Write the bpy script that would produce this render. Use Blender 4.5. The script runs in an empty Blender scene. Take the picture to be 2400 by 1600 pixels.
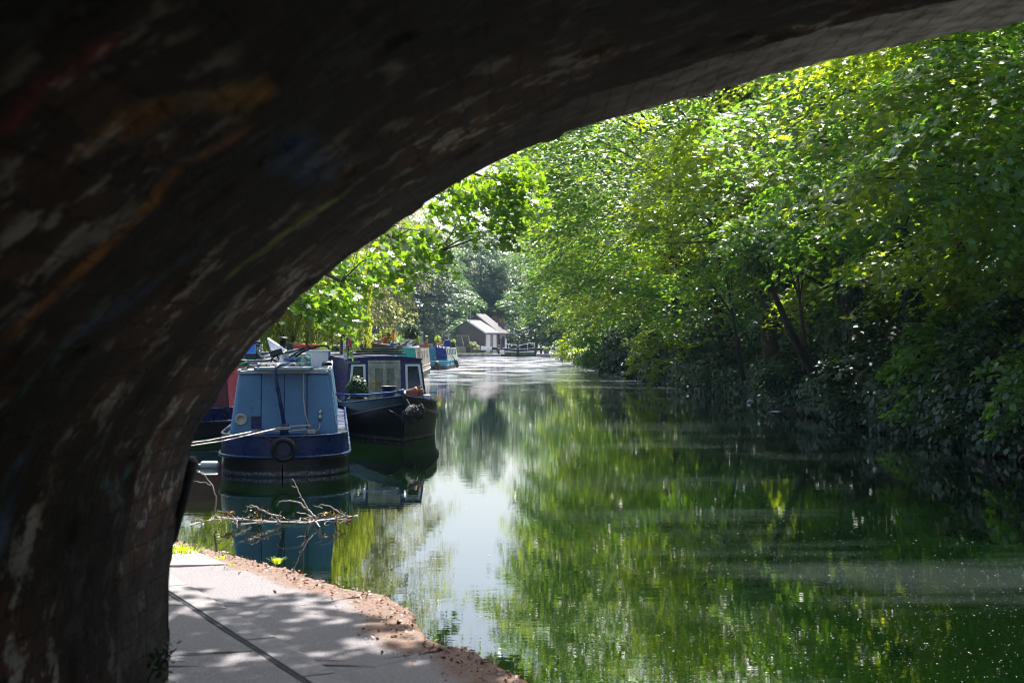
import bpy, bmesh, math, random
import numpy as np
from mathutils import Vector, Matrix, Euler
R = math.radians
rnd = random.Random(7)
scene = bpy.context.scene
C = scene.collection

# ------------------------------------------------------------------ camera, sky, sun, exposure
CAMZ = 2.15
F = 2400 * 50 / 36.0
cam = bpy.data.cameras.new('camera'); cam.lens = 50; cam.sensor_width = 36
cam.clip_start = 0.05; cam.clip_end = 3000
cam.dof.use_dof = True; cam.dof.focus_distance = 32; cam.dof.aperture_fstop = 5.0
camo = bpy.data.objects.new('camera', cam); C.objects.link(camo)
camo.location = (0, 0, CAMZ); camo.rotation_euler = (R(90) - math.atan(3 / F) , 0, 0)
scene.camera = camo

SUN_AZ, SUN_EL = 10.0, 56.0
HAZE = 0.00017
w = bpy.data.worlds.new("World"); scene.world = w; w.use_nodes = True
nt = w.node_tree; nt.nodes.clear()
sky = nt.nodes.new('ShaderNodeTexSky'); sky.sky_type = 'NISHITA'; sky.sun_disc = False
sky.sun_elevation = R(SUN_EL); sky.sun_rotation = R(SUN_AZ)
sky.air_density = 1.0; sky.dust_density = 3.0; sky.ozone_density = 2.0
bg = nt.nodes.new('ShaderNodeBackground'); bg.inputs[1].default_value = 0.084
wo = nt.nodes.new('ShaderNodeOutputWorld')
nt.links.new(sky.outputs[0], bg.inputs[0]); nt.links.new(bg.outputs[0], wo.inputs[0])

sl = bpy.data.lights.new('sun', 'SUN'); sl.energy = 5.0; sl.angle = R(0.5); sl.color = (1, 0.96, 0.91)
so = bpy.data.objects.new('sun', sl); C.objects.link(so)
sd = Vector((math.sin(R(SUN_AZ)) * math.cos(R(SUN_EL)), math.cos(R(SUN_AZ)) * math.cos(R(SUN_EL)), math.sin(R(SUN_EL))))
so.rotation_euler = sd.to_track_quat('Z', 'Y').to_euler(); so.location = (20, 40, 60)

scene.view_settings.view_transform = 'Standard'; scene.view_settings.look = 'None'
scene.view_settings.exposure = 1.6; scene.view_settings.gamma = 1.0
scene.view_settings.use_curve_mapping = False
cy = scene.cycles
cy.use_denoising = True; cy.filter_width = 1.05; cy.max_bounces = 9; cy.diffuse_bounces = 2; cy.glossy_bounces = 3
cy.transmission_bounces = 4; cy.volume_bounces = 0; cy.sample_clamp_indirect = 6; cy.caustics_reflective = True; cy.blur_glossy = 1.0
cy.caustics_refractive = False

# ------------------------------------------------------------------ helpers
def P(X, Y, d):
    """world point seen at photo pixel (X, Y) (2400 wide) at distance d along the view."""
    return Vector(((X - 1200) / F * d, d, CAMZ + (797 - Y) / F * d))

class MB:
    def __init__(s): s.v = []; s.f = []
    def add(s, vs, fs):
        o = len(s.v); s.v += [tuple(p) for p in vs]; s.f += [tuple(i + o for i in f) for f in fs]; return s
    def box(s, c, size, rot=None, taper=1.0):
        hx, hy, hz = size[0] / 2, size[1] / 2, size[2] / 2
        vs = []
        for dz in (-1, 1):
            t = taper if dz > 0 else 1.0
            for dx, dy in ((-1, -1), (1, -1), (1, 1), (-1, 1)):
                vs.append(Vector((dx * hx * t, dy * hy * t, dz * hz)))
        if rot is not None:
            m = Euler(rot).to_matrix(); vs = [m @ p for p in vs]
        c = Vector(c); vs = [p + c for p in vs]
        return s.add(vs, [(3, 2, 1, 0), (4, 5, 6, 7), (0, 1, 5, 4), (1, 2, 6, 5), (2, 3, 7, 6), (3, 0, 4, 7)])
    def tube(s, pts, r, n=6, cap=True):
        pts = [Vector(p) for p in pts]; N = len(pts)
        rs = r if isinstance(r, (list, tuple)) else [r] * N
        vs = []; up = Vector((0.13, 0.21, 0.97)).normalized(); prev = None
        for i, p in enumerate(pts):
            t = (pts[min(i + 1, N - 1)] - pts[max(i - 1, 0)])
            t = t.normalized() if t.length > 1e-9 else Vector((0, 0, 1))
            if prev is None:
                a = t.cross(up)
                if a.length < 0.1: a = t.cross(Vector((1, 0, 0)))
            else:
                a = prev - t * prev.dot(t)
                if a.length < 1e-4: a = t.cross(up)
            a.normalize(); prev = a; b = t.cross(a)
            for k in range(n):
                th = 2 * math.pi * k / n
                vs.append(p + (a * math.cos(th) + b * math.sin(th)) * rs[i])
        fs = []
        for i in range(N - 1):
            for k in range(n):
                k2 = (k + 1) % n
                fs.append((i * n + k, i * n + k2, (i + 1) * n + k2, (i + 1) * n + k))
        if cap:
            fs.append(tuple(reversed(range(n)))); fs.append(tuple((N - 1) * n + k for k in range(n)))
        return s.add(vs, fs)
    def loop(s, pts, r, n=6):
        pts = [Vector(p) for p in pts]; N = len(pts); vs = []
        cen = sum(pts, Vector()) / N
        for i, p in enumerate(pts):
            t = (pts[(i + 1) % N] - pts[i - 1]).normalized()
            a = (p - cen); a = (a - t * a.dot(t)).normalized(); b = t.cross(a)
            for k in range(n):
                th = 2 * math.pi * k / n
                vs.append(p + (a * math.cos(th) + b * math.sin(th)) * r)
        fs = []
        for i in range(N):
            j = (i + 1) % N
            for k in range(n):
                k2 = (k + 1) % n
                fs.append((i * n + k, i * n + k2, j * n + k2, j * n + k))
        return s.add(vs, fs)
    def lathe(s, prof, c=(0, 0, 0), n=20, rot=None, cap=True):
        vs = []; m = Euler(rot).to_matrix() if rot is not None else Matrix.Identity(3); c = Vector(c)
        for r, z in prof:
            for k in range(n):
                th = 2 * math.pi * k / n
                vs.append(m @ Vector((r * math.cos(th), r * math.sin(th), z)) + c)
        fs = []
        for i in range(len(prof) - 1):
            for k in range(n):
                k2 = (k + 1) % n
                fs.append((i * n + k, i * n + k2, (i + 1) * n + k2, (i + 1) * n + k))
        if cap:
            fs.append(tuple(reversed(range(n)))); fs.append(tuple((len(prof) - 1) * n + k for k in range(n)))
        return s.add(vs, fs)
    def poly(s, pts, thick):
        """flat polygon given a thickness vector"""
        t = Vector(thick); n = len(pts); pts = [Vector(p) for p in pts]
        vs = pts + [p + t for p in pts]
        fs = [tuple(reversed(range(n))), tuple(range(n, 2 * n))] + [(i, (i + 1) % n, n + (i + 1) % n, n + i) for i in range(n)]
        return s.add(vs, fs)
    def loft(s, secs, closed=False):
        n = len(secs[0]); fs = []
        for i in range(len(secs) - 1):
            for k in range(n if closed else n - 1):
                k2 = (k + 1) % n
                fs.append((i * n + k, i * n + k2, (i + 1) * n + k2, (i + 1) * n + k))
        return s.add([p for sec in secs for p in sec], fs)
    def build(s, name, mat, parent=None, smooth=False, bevel=0, loc=None):
        me = bpy.data.meshes.new(name); me.from_pydata([tuple(v) for v in s.v], [], s.f)
        bm = bmesh.new(); bm.from_mesh(me); bmesh.ops.recalc_face_normals(bm, faces=bm.faces); bm.to_mesh(me); bm.free()
        if smooth: me.polygons.foreach_set('use_smooth', [True] * len(me.polygons))
        o = bpy.data.objects.new(name, me); C.objects.link(o); me.materials.append(mat)
        if parent is not None: o.parent = parent
        if loc is not None: o.location = loc
        if bevel:
            b = o.modifiers.new('bevel', 'BEVEL'); b.width = bevel; b.segments = 2; b.limit_method = 'ANGLE'; b.angle_limit = R(35)
            me.polygons.foreach_set('use_smooth', [True] * len(me.polygons))
            wn = o.modifiers.new('wn', 'WEIGHTED_NORMAL'); wn.keep_sharp = True
        return o

def tag(o, label, cat, group=None):
    o['label'] = label; o['category'] = cat
    if group: o['group'] = group
    return o
def thing(name, label, cat, loc=(0, 0, 0), rot=(0, 0, 0), group=None):
    o = bpy.data.objects.new(name, None); C.objects.link(o); o.location = loc; o.rotation_euler = rot
    o.empty_display_size = 0.2
    return tag(o, label, cat, group)
def struct(o, kind='structure'):
    o['kind'] = kind; return o
def shift(mb, d):
    d = Vector(d); mb.v = [tuple(Vector(p) - d) for p in mb.v]; return mb

# ------------------------------------------------------------------ materials
def newmat(name):
    m = bpy.data.materials.new(name); m.use_nodes = True; n = m.node_tree; n.nodes.clear()
    out = n.nodes.new('ShaderNodeOutputMaterial'); return m, n, out
def nd(n, t, **k):
    x = n.nodes.new(t)
    for a, b in k.items(): setattr(x, a, b)
    return x
def ramp(n, src, stops):
    r = n.nodes.new('ShaderNodeValToRGB'); n.links.new(src, r.inputs[0])
    while len(r.color_ramp.elements) < len(stops): r.color_ramp.elements.new(0.5)
    for e, (p, c) in zip(r.color_ramp.elements, stops):
        e.position = p; e.color = (c, c, c, 1) if isinstance(c, (int, float)) else (*c, 1)
    return r.outputs[0]
def mix(n, fac, a, b):
    m = n.nodes.new('ShaderNodeMix'); m.data_type = 'RGBA'
    for i, v in ((0, fac), (6, a), (7, b)):
        if hasattr(v, 'is_output'): n.links.new(v, m.inputs[i])
        elif i == 0: m.inputs[0].default_value = v
        else: m.inputs[i].default_value = (*v, 1)
    return m.outputs[2]
def noise(n, scale, detail=5, rough=0.6, vec=None, stretch=None, coord='Object'):
    t = n.nodes.new('ShaderNodeTexNoise'); t.inputs['Scale'].default_value = scale
    t.inputs['Detail'].default_value = detail; t.inputs['Roughness'].default_value = rough
    if vec is None:
        tc = n.nodes.new('ShaderNodeTexCoord'); vec = tc.outputs[coord]
    if stretch:
        mp = n.nodes.new('ShaderNodeMapping'); mp.inputs['Scale'].default_value = stretch
        n.links.new(vec, mp.inputs[0]); vec = mp.outputs[0]
    n.links.new(vec, t.inputs['Vector']); return t.outputs[0]
def bumpn(n, h, strength, dist):
    b = n.nodes.new('ShaderNodeBump'); b.inputs['Strength'].default_value = strength; b.inputs['Distance'].default_value = dist
    n.links.new(h, b.inputs['Height']); return b.outputs[0]

def simple(name, col, rough=0.5, metal=0.0, var=0.25, nscale=6, bump=0.15, dirt=None, dirt_amt=0.35, spec=0.5):
    m, n, out = newmat(name); b = nd(n, 'ShaderNodeBsdfPrincipled')
    nz = noise(n, nscale, 6)
    c1 = tuple(max(0, x * (1 - var)) for x in col); c2 = tuple(min(1, x * (1 + var)) for x in col)
    cc = mix(n, ramp(n, nz, [(0.3, 0.0), (0.7, 1.0)]), c1, c2)
    if dirt is not None:
        dz = noise(n, nscale * 0.35, 8, 0.7, stretch=(1, 1, 0.35))
        cc = mix(n, ramp(n, dz, [(0.5, 0.0), (0.5 + dirt_amt, 1.0)]), cc, dirt)
    n.links.new(cc, b.inputs['Base Color'])
    rr = ramp(n, noise(n, nscale * 2.3, 4), [(0.3, max(0.02, rough - 0.12)), (0.7, min(1, rough + 0.12))])
    n.links.new(rr, b.inputs['Roughness']); b.inputs['Metallic'].default_value = metal
    b.inputs['Specular IOR Level'].default_value = spec
    if bump: n.links.new(bumpn(n, noise(n, nscale * 5, 4), bump, 0.01), b.inputs['Normal'])
    n.links.new(b.outputs[0], out.inputs[0]); return m

def leafmat(name, refl, trans, tfac=0.45, gloss=0.4, hue=0.35):
    m, n, out = newmat(name)
    g = nd(n, 'ShaderNodeNewGeometry'); rpi = g.outputs['Random Per Island']
    big = noise(n, 0.7, 2, coord='Object')
    def vary(c):
        c1 = (c[0] * (1 - hue), c[1] * (1 - hue * 0.7), c[2]); c2 = (min(1, c[0] * (1 + hue * 1.5)), min(1, c[1] * (1 + hue * .8)), c[2] * 0.8)
        a = mix(n, rpi, c1, c2)
        return mix(n, ramp(n, big, [(0.35, 0.0), (0.7, 0.5)]), a, c2)
    b = nd(n, 'ShaderNodeBsdfPrincipled'); n.links.new(vary(refl), b.inputs['Base Color'])
    b.inputs['Roughness'].default_value = gloss; b.inputs['Specular IOR Level'].default_value = 0.7
    t = nd(n, 'ShaderNodeBsdfTranslucent'); n.links.new(vary(trans), t.inputs[0])
    mx = nd(n, 'ShaderNodeMixShader'); mx.inputs[0].default_value = tfac
    n.links.new(b.outputs[0], mx.inputs[1]); n.links.new(t.outputs[0], mx.inputs[2]); n.links.new(mx.outputs[0], out.inputs[0])
    return m

M = {}
M['leaf_syc'] = leafmat('sycamore_leaf', (0.022, 0.074, 0.026), (0.23, 0.48, 0.04), 0.45, 0.40)
M['leaf_lime'] = leafmat('light_leaf', (0.045, 0.105, 0.020), (0.48, 0.68, 0.03), 0.45, 0.40)
M['leaf_plane'] = leafmat('plane_leaf', (0.022, 0.08, 0.022), (0.26, 0.50, 0.015), 0.44, 0.3)
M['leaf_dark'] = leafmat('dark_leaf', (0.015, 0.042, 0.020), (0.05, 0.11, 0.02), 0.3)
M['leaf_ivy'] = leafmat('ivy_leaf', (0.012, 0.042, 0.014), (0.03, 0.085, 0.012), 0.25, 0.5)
M['leaf_willow'] = leafmat('willow_leaf', (0.10, 0.15, 0.03), (0.40, 0.52, 0.05), 0.5)
M['leaf_far'] = leafmat('far_leaf', (0.028, 0.080, 0.035), (0.14, 0.30, 0.06), 0.4)
M['leaf_olive'] = leafmat('olive_leaf', (0.11, 0.14, 0.05), (0.34, 0.40, 0.10), 0.45)
M['bark'] = simple('bark', (0.07, 0.055, 0.04), 0.9, nscale=4, bump=0.8)
M['twig'] = simple('dead_wood', (0.42, 0.34, 0.30), 0.8, nscale=20, bump=0.3)
M['blue_cabin'] = simple('pale_blue_paint', (0.085, 0.21, 0.37), 0.33, nscale=3, var=0.12, bump=0.05, dirt=(0.06, 0.12, 0.22), dirt_amt=0.3)
M['blue_roof'] = simple('chalky_roof_paint', (0.42, 0.47, 0.55), 0.6, nscale=4, dirt=(0.25, 0.24, 0.25))
M['royal'] = simple('royal_blue_paint', (0.006, 0.022, 0.095), 0.3, nscale=2, var=.15, bump=0.04)
M['navy'] = simple('navy_paint', (0.006, 0.010, 0.085), 0.3, nscale=5, bump=0.05)
M['black'] = simple('black_blacking', (0.008, 0.009, 0.012), 0.38, nscale=5, bump=0.2)
M['white'] = simple('white_paint', (0.72, 0.72, 0.72), 0.45, nscale=8, var=0.06, dirt=(0.4, 0.38, 0.34), dirt_amt=0.5)
M['plastic_white'] = simple('white_plastic', (0.75, 0.76, 0.8), 0.35, nscale=8, var=0.04, bump=0.03)
M['oldwood'] = simple('weathered_wood', (0.20, 0.20, 0.13), 0.75, nscale=7, var=0.45, bump=0.5, dirt=(0.09, 0.13, 0.13))
M['wood'] = simple('brown_wood', (0.22, 0.13, 0.07), 0.7, nscale=9, var=0.35, bump=0.4)
M['rope'] = simple('pale_rope', (0.50, 0.45, 0.40), 0.9, nscale=60, bump=0.6)
def pale_line():
    m, n, out = newmat('blacking_with_pale_line'); b = nd(n, 'ShaderNodeBsdfPrincipled'); tc = nd(n, 'ShaderNodeTexCoord'); s_ = nd(n, 'ShaderNodeSeparateXYZ'); n.links.new(tc.outputs['Object'], s_.inputs[0])
    nz = noise(n, 3, 6, .7, stretch=(1, 1, 6)); ad = nd(n, 'ShaderNodeMath', operation='MULTIPLY_ADD'); n.links.new(nz, ad.inputs[0]); ad.inputs[1].default_value = .10; n.links.new(s_.outputs[2], ad.inputs[2])
    f = ramp(n, ad.outputs[0], [(.06, 0.0), (.09, .8), (.115, .7), (.145, 0.0)])
    g_ = nd(n, 'ShaderNodeMath', operation='MULTIPLY'); n.links.new(f, g_.inputs[0]); n.links.new(ramp(n, noise(n, 14, 6, .75), [(.4, 0.0), (.6, 1.0)]), g_.inputs[1])
    n.links.new(mix(n, g_.outputs[0], (.008, .009, .012), (.34, .34, .36)), b.inputs['Base Color']); b.inputs['Roughness'].default_value = .35; n.links.new(b.outputs[0], out.inputs[0]); return m
M['black_pale_line'] = pale_line()  # black hull colour with a broken pale band along the waterline
M['oldwood_pale'] = simple('weathered_wood_pale', (0.34, 0.33, 0.24), 0.75, nscale=9, var=0.4, bump=0.5, dirt=(0.12, 0.16, 0.15))
M['rope_blue'] = simple('blue_rope', (0.03, 0.10, 0.28), 0.8, nscale=60)
M['rope_dark'] = simple('tarred_rope', (0.035, 0.035, 0.045), 0.7, nscale=30, var=0.5, bump=1.0)
M['rubber'] = simple('black_rubber', (0.012, 0.012, 0.014), 0.55, nscale=20)
M['steel'] = simple('steel', (0.4, 0.41, 0.43), 0.35, 1.0, nscale=10)
M['brass'] = simple('brass', (0.55, 0.28, 0.06), 0.35, 0.9, nscale=8)
M['terracotta'] = simple('terracotta', (0.34, 0.12, 0.06), 0.8, nscale=10)
M['red'] = simple('red_plastic', (0.50, 0.06, 0.02), 0.45)
M['maroon'] = simple('maroon_paint', (0.12, 0.006, 0.018), 0.35, nscale=4)
M['teal'] = simple('teal_paint', (0.02, 0.34, 0.32), 0.45, nscale=5)
M['turq'] = simple('turquoise_paint', (0.03, 0.25, 0.40), 0.4, nscale=5)
M['tarp'] = simple('blue_tarpaulin', (0.015, 0.02, 0.20), 0.45, nscale=5, bump=0.5)
M['barrel'] = simple('blue_barrel_plastic', (0.01, 0.16, 0.60), 0.35)
M['cream'] = simple('cream_paint', (0.48, 0.42, 0.36), 0.55, nscale=5, dirt=(0.16, 0.12, 0.10), dirt_amt=0.15)
M['palegreen'] = simple('pale_green_paint', (0.35, 0.42, 0.38), 0.5, nscale=6, dirt=(0.2, 0.22, 0.2))
M['slate_side'] = simple('grey_hull_paint', (0.06, 0.06, 0.075), 0.5, nscale=3)
M['greybox'] = simple('grey_panel', (0.12, 0.13, 0.16), 0.5)
M['green_box'] = simple('dark_green_paint', (0.015, 0.06, 0.05), 0.45)
M['glass'] = simple('dark_glass', (0.008, 0.010, 0.012), 0.05, var=0.1, bump=0, spec=0.8)
M['brick'] = None

# ------------------------------------------------------------------ brick wall material (object space, for the cottage etc.)
def brickmat(name, c1, c2, mortar, scale=1.0, lime=None):
    m, n, out = newmat(name); b = nd(n, 'ShaderNodeBsdfPrincipled')
    tc = nd(n, 'ShaderNodeTexCoord'); sx = nd(n, 'ShaderNodeSeparateXYZ'); n.links.new(tc.outputs['Object'], sx.inputs[0])
    ad = nd(n, 'ShaderNodeMath', operation='ADD'); n.links.new(sx.outputs[0], ad.inputs[0]); n.links.new(sx.outputs[1], ad.inputs[1])
    cb = nd(n, 'ShaderNodeCombineXYZ'); n.links.new(ad.outputs[0], cb.inputs[0]); n.links.new(sx.outputs[2], cb.inputs[1])
    t = nd(n, 'ShaderNodeTexBrick'); n.links.new(cb.outputs[0], t.inputs['Vector'])
    t.inputs['Scale'].default_value = scale; t.inputs['Brick Width'].default_value = 0.225; t.inputs['Row Height'].default_value = 0.075
    t.inputs['Mortar Size'].default_value = 0.008
    t.inputs['Color1'].default_value = (*c1, 1); t.inputs['Color2'].default_value = (*c2, 1); t.inputs['Mortar'].default_value = (*mortar, 1)
    cc = mix(n, ramp(n, noise(n, 1.2, 6), [(0.4, 0.0), (0.8, 0.6)]), t.outputs[0], lime or mortar)
    n.links.new(cc, b.inputs['Base Color']); b.inputs['Roughness'].default_value = 0.85
    n.links.new(bumpn(n, t.outputs['Fac'], 0.4, -0.01), b.inputs['Normal'])
    n.links.new(b.outputs[0], out.inputs[0]); return m
M['cot_brick'] = brickmat('cottage_brick', (0.14, 0.09, 0.075), (0.08, 0.055, 0.05), (0.16, 0.14, 0.12))
M['cot_brick_lit'] = brickmat('cottage_lit_brick', (0.30, 0.23, 0.16), (0.22, 0.16, 0.12), (0.3, 0.27, 0.23))  # canal wall paler than the gable: sunlit and shaded sides put into brick tones
M['chim_brick'] = brickmat('chimney_brick', (0.10, 0.07, 0.08), (0.07, 0.05, 0.06), (0.2, 0.2, 0.2))
M['slate'] = simple('pale_slate', (0.10, 0.085, 0.082), 0.5, nscale=2, var=0.15, bump=0.3)
M['slate2'] = simple('grey_slate', (0.16, 0.16, 0.20), 0.5, nscale=2, var=0.2)
M['stone'] = simple('quay_stone', (0.30, 0.28, 0.27), 0.85, nscale=3, var=0.3, bump=0.5, dirt=(0.1, 0.1, 0.09))
M['soot'] = simple('sooty_stone', (0.03, 0.028, 0.03), 0.7, nscale=9, var=.5, bump=.5)
M['grass'] = simple('grass', (0.10, 0.15, 0.03), 0.9, nscale=3, var=0.4)
M['soil'] = simple('soil', (0.04, 0.035, 0.02), 0.95, nscale=1.5, var=0.5, bump=0.6, dirt=(0.03, 0.05, 0.02))
M['beam_black'] = simple('black_beam_paint', (0.012, 0.013, 0.018), 0.45)
M['piling'] = simple('old_piling', (0.13, 0.09, 0.065), 0.85, nscale=5, var=0.5, bump=0.5)

# ------------------------------------------------------------------ bridge: arch barrel
DB = 5.5; YB = -11.0
pxs = [(393, 1640), (396, 1500), (399, 1330), (404, 1262), (416, 1180), (432, 1100), (448, 1030), (472, 985), (500, 938), (548, 862), (600, 795), (680, 712),
       (760, 643), (860, 567), (960, 502), (1040, 448), (1120, 402), (1225, 352), (1330, 309), (1510, 254), (1700, 203), (1890, 152), (2080, 111), (2240, 80), (2400, 55)]
pl = [(-1.335, -1.0)] + [(P(X, Y, DB).x, P(X, Y, DB).z) for X, Y in pxs]
XA = 4.3
x0, z0 = pl[-1]
for t in (0.25, 0.5, 0.75, 1.0):
    x = x0 + (XA - x0) * t; pl.append((x, z0 + 0.17 * (XA - x0) * (t - 0.5 * t * t)))
pl += [(2 * XA - x, z) for x, z in reversed(pl[:-1])]
pl = np.array(pl)
def resample(p, ds):
    seg = np.linalg.norm(np.diff(p, axis=0), axis=1); s = np.concatenate([[0], np.cumsum(seg)])
    n = int(s[-1] / ds); t = np.linspace(0, s[-1], n)
    return np.stack([np.interp(t, s, p[:, 0]), np.interp(t, s, p[:, 1])], 1), t
cur, sarc = resample(pl, 0.025)
for _ in range(12): cur[1:-1] = (cur[:-2] + 2 * cur[1:-1] + cur[2:]) / 4
tan = np.gradient(cur, axis=0); tan /= np.linalg.norm(tan, axis=1)[:, None]
nrm = np.stack([tan[:, 1], -tan[:, 0]], 1)          # into the opening
ys = np.arange(YB, DB + 1e-6, 0.03); ys[-1] = DB
NS, NY = len(cur), len(ys)
rs_ = np.random.RandomState(3)
S, Yg = np.meshgrid(sarc, ys, indexing='ij')
course = np.floor(S / 0.085).astype(int); brick = np.floor(Yg / 0.23 + (course % 2) * 0.5 + 40).astype(int)
tab = rs_.rand(400, 200); cell = tab[course % 400, brick % 200]
Sw = S + 0.012 * np.sin(Yg * 9 + S * 5); fs_ = (Sw / 0.085) % 1; fy = (Yg / 0.23 + (course % 2) * 0.5 + 40) % 1
mort = (fs_ < 0.14) | (fy < 0.06)
disp = cell * 0.007 + rs_.rand(NS, NY) * 0.0015
miss = tab[(course * 7 + 3) % 400, (brick * 3 + 5) % 200] > 0.93
disp = np.where(mort, disp - 0.001, disp); disp = np.where(miss, disp - 0.008, disp)
disp -= 0.004 * np.sin(S * 3.1 + 1) * np.cos(Yg * 2.2)
VX = cur[:, 0][:, None] + nrm[:, 0][:, None] * disp; VZ = cur[:, 1][:, None] + nrm[:, 1][:, None] * disp
VY = np.broadcast_to(ys[None, :], VX.shape) + np.where(np.arange(NY)[None, :] == NY - 1, (cell - 0.5) * 0.05, 0)
verts = np.stack([VX, VY, VZ], -1).reshape(-1, 3)
idx = np.arange(NS * NY).reshape(NS, NY)
quads = np.stack([idx[:-1, :-1], idx[:-1, 1:], idx[1:, 1:], idx[1:, :-1]], -1).reshape(-1, 4)
def npmesh(name, v, f, k):
    me = bpy.data.meshes.new(name); v = np.asarray(v, dtype=np.float32); f = np.asarray(f, dtype=np.int32)
    me.vertices.add(len(v)); me.vertices.foreach_set('co', v.ravel())
    me.loops.add(len(f) * k); me.loops.foreach_set('vertex_index', f.ravel())
    me.polygons.add(len(f)); me.polygons.foreach_set('loop_start', np.arange(len(f), dtype=np.int32) * k)
    me.update(calc_edges=True); return me
bme = npmesh('arch_barrel', verts, quads, 4)
# painted graffiti: colour per vertex, strokes given along the wall as (arc length, depth)
def hit(X, Y):
    """where the sight line through a photo pixel meets the barrel -> (arc length, y)"""
    dx = (X - 1200) / F; dz = (797 - Y) / F; best = None
    for y in np.arange(DB, 0.3, -0.02):
        x, z = dx * y, CAMZ + dz * y
        i = np.argmin((cur[:, 0] - x) ** 2 + (cur[:, 1] - z) ** 2)
        dd = (x - cur[i, 0]) * nrm[i, 0] + (z - cur[i, 1]) * nrm[i, 1]
        if dd >= 0: return sarc[i], y
    return sarc[0], 0.5
strokes = [((0.75, 0.30, 0.05), 0.045, [(0, 800), (120, 690), (250, 570), (370, 450), (470, 360), (545, 320)]),
           ((0.75, 0.38, 0.08), 0.06, [(235, 330), (330, 280), (450, 235), (560, 225), (590, 250), (560, 275)]),
           ((0.42, 0.55, 0.05), 0.06, [(560, 630), (640, 570), (710, 510), (800, 455)]),
           ((0.05, 0.18, 0.40), 0.07, [(650, 340), (700, 365), (725, 395), (790, 400)]),
           ((0.55, 0.04, 0.06), 0.04, [(0, 300), (90, 210), (170, 160), (240, 110)]),
           ((0.06, 0.16, 0.35), 0.05, [(200, 760), (330, 690), (420, 620), (470, 560)]),
           ((0.12, 0.40, 0.42), 0.03, [(250, 1130), (262, 1190), (285, 1160), (300, 1110)]),
           ((0.10, 0.25, 0.42), 0.07, [(0, 1250), (15, 1180), (40, 1100)]),
           ((0.45, 0.42, 0.38), 0.025, [(860, 180), (900, 160), (930, 175), (915, 205)]),
           ((0.50, 0.50, 0.46), 0.022, [(690, 610), (650, 650), (665, 670), (720, 650)]),
           ((0.12, 0.32, 0.36), 0.03, [(60, 900), (120, 830), (160, 780), (150, 830)])]
pc = np.zeros((NS, NY, 4), dtype=np.float32)
for col, wd, pts in strokes:
    hp = [hit(*p) for p in pts]
    for (s0, y0), (s1, y1) in zip(hp[:-1], hp[1:]):
        dx, dy = s1 - s0, y1 - y0; L2 = dx * dx + dy * dy + 1e-9
        t = np.clip(((S - s0) * dx + (Yg - y0) * dy) / L2, 0, 1)
        d = np.hypot(S - s0 - t * dx, (Yg - y0 - t * dy))
        a = np.clip(1.5 - d / wd * 1.2, 0, 1) * (0.6 + 0.4 * cell)
        k = a > pc[..., 3]
        for c in range(3): pc[..., c] = np.where(k, col[c], pc[..., c])
        pc[..., 3] = np.maximum(pc[..., 3], a)
at = bme.color_attributes.new('paint', 'FLOAT_COLOR', 'POINT'); at.data.foreach_set('color', pc.reshape(-1))
uvl = bme.uv_layers.new(name='uv'); li = np.empty(len(bme.loops), dtype=np.int32); bme.loops.foreach_get('vertex_index', li)
uv = np.stack([Yg.reshape(-1), S.reshape(-1)], 1)[li].astype(np.float32); uvl.data.foreach_set('uv', uv.ravel())
RING_LIT0 = hit(1250, 340)[0]
m, n, out = newmat('old_arch_brick'); b = nd(n, 'ShaderNodeBsdfPrincipled')
uvn = nd(n, 'ShaderNodeUVMap'); uvn.uv_map = 'uv'
dn = nd(n, 'ShaderNodeTexNoise'); dn.inputs['Scale'].default_value = 7; dn.inputs['Detail'].default_value = 3; n.links.new(uvn.outputs[0], dn.inputs['Vector'])
dsc = nd(n, 'ShaderNodeVectorMath', operation='MULTIPLY_ADD'); n.links.new(dn.outputs['Color'], dsc.inputs[0]); dsc.inputs[1].default_value = (.07, .055, 0); n.links.new(uvn.outputs[0], dsc.inputs[2])
bt = nd(n, 'ShaderNodeTexBrick'); n.links.new(dsc.outputs[0], bt.inputs['Vector'])
bt.inputs['Scale'].default_value = 1.0; bt.inputs['Brick Width'].default_value = 0.23; bt.inputs['Row Height'].default_value = 0.085
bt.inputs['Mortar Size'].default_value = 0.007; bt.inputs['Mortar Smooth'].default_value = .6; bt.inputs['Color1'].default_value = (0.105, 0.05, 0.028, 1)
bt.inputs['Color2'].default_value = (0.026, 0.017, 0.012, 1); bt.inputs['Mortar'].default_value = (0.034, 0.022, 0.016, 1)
lm = ramp(n, noise(n, 5.5, 6, 0.7, vec=uvn.outputs[0]), [(0.53, 0.0), (0.59, 0.95)])
inv = nd(n, 'ShaderNodeMath', operation='MULTIPLY_ADD'); inv.inputs[1].default_value = -.35; inv.inputs[2].default_value = 1.0; n.links.new(bt.outputs['Fac'], inv.inputs[0])
lmm = nd(n, 'ShaderNodeMath', operation='MULTIPLY'); n.links.new(lm, lmm.inputs[0]); n.links.new(inv.outputs[0], lmm.inputs[1])
cc = mix(n, lmm.outputs[0], bt.outputs[0], (0.36, 0.33, 0.28))
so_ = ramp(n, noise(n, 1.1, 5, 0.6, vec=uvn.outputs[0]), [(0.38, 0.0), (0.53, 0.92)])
cc = mix(n, so_, cc, (0.007, 0.0055, 0.0045))
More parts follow.
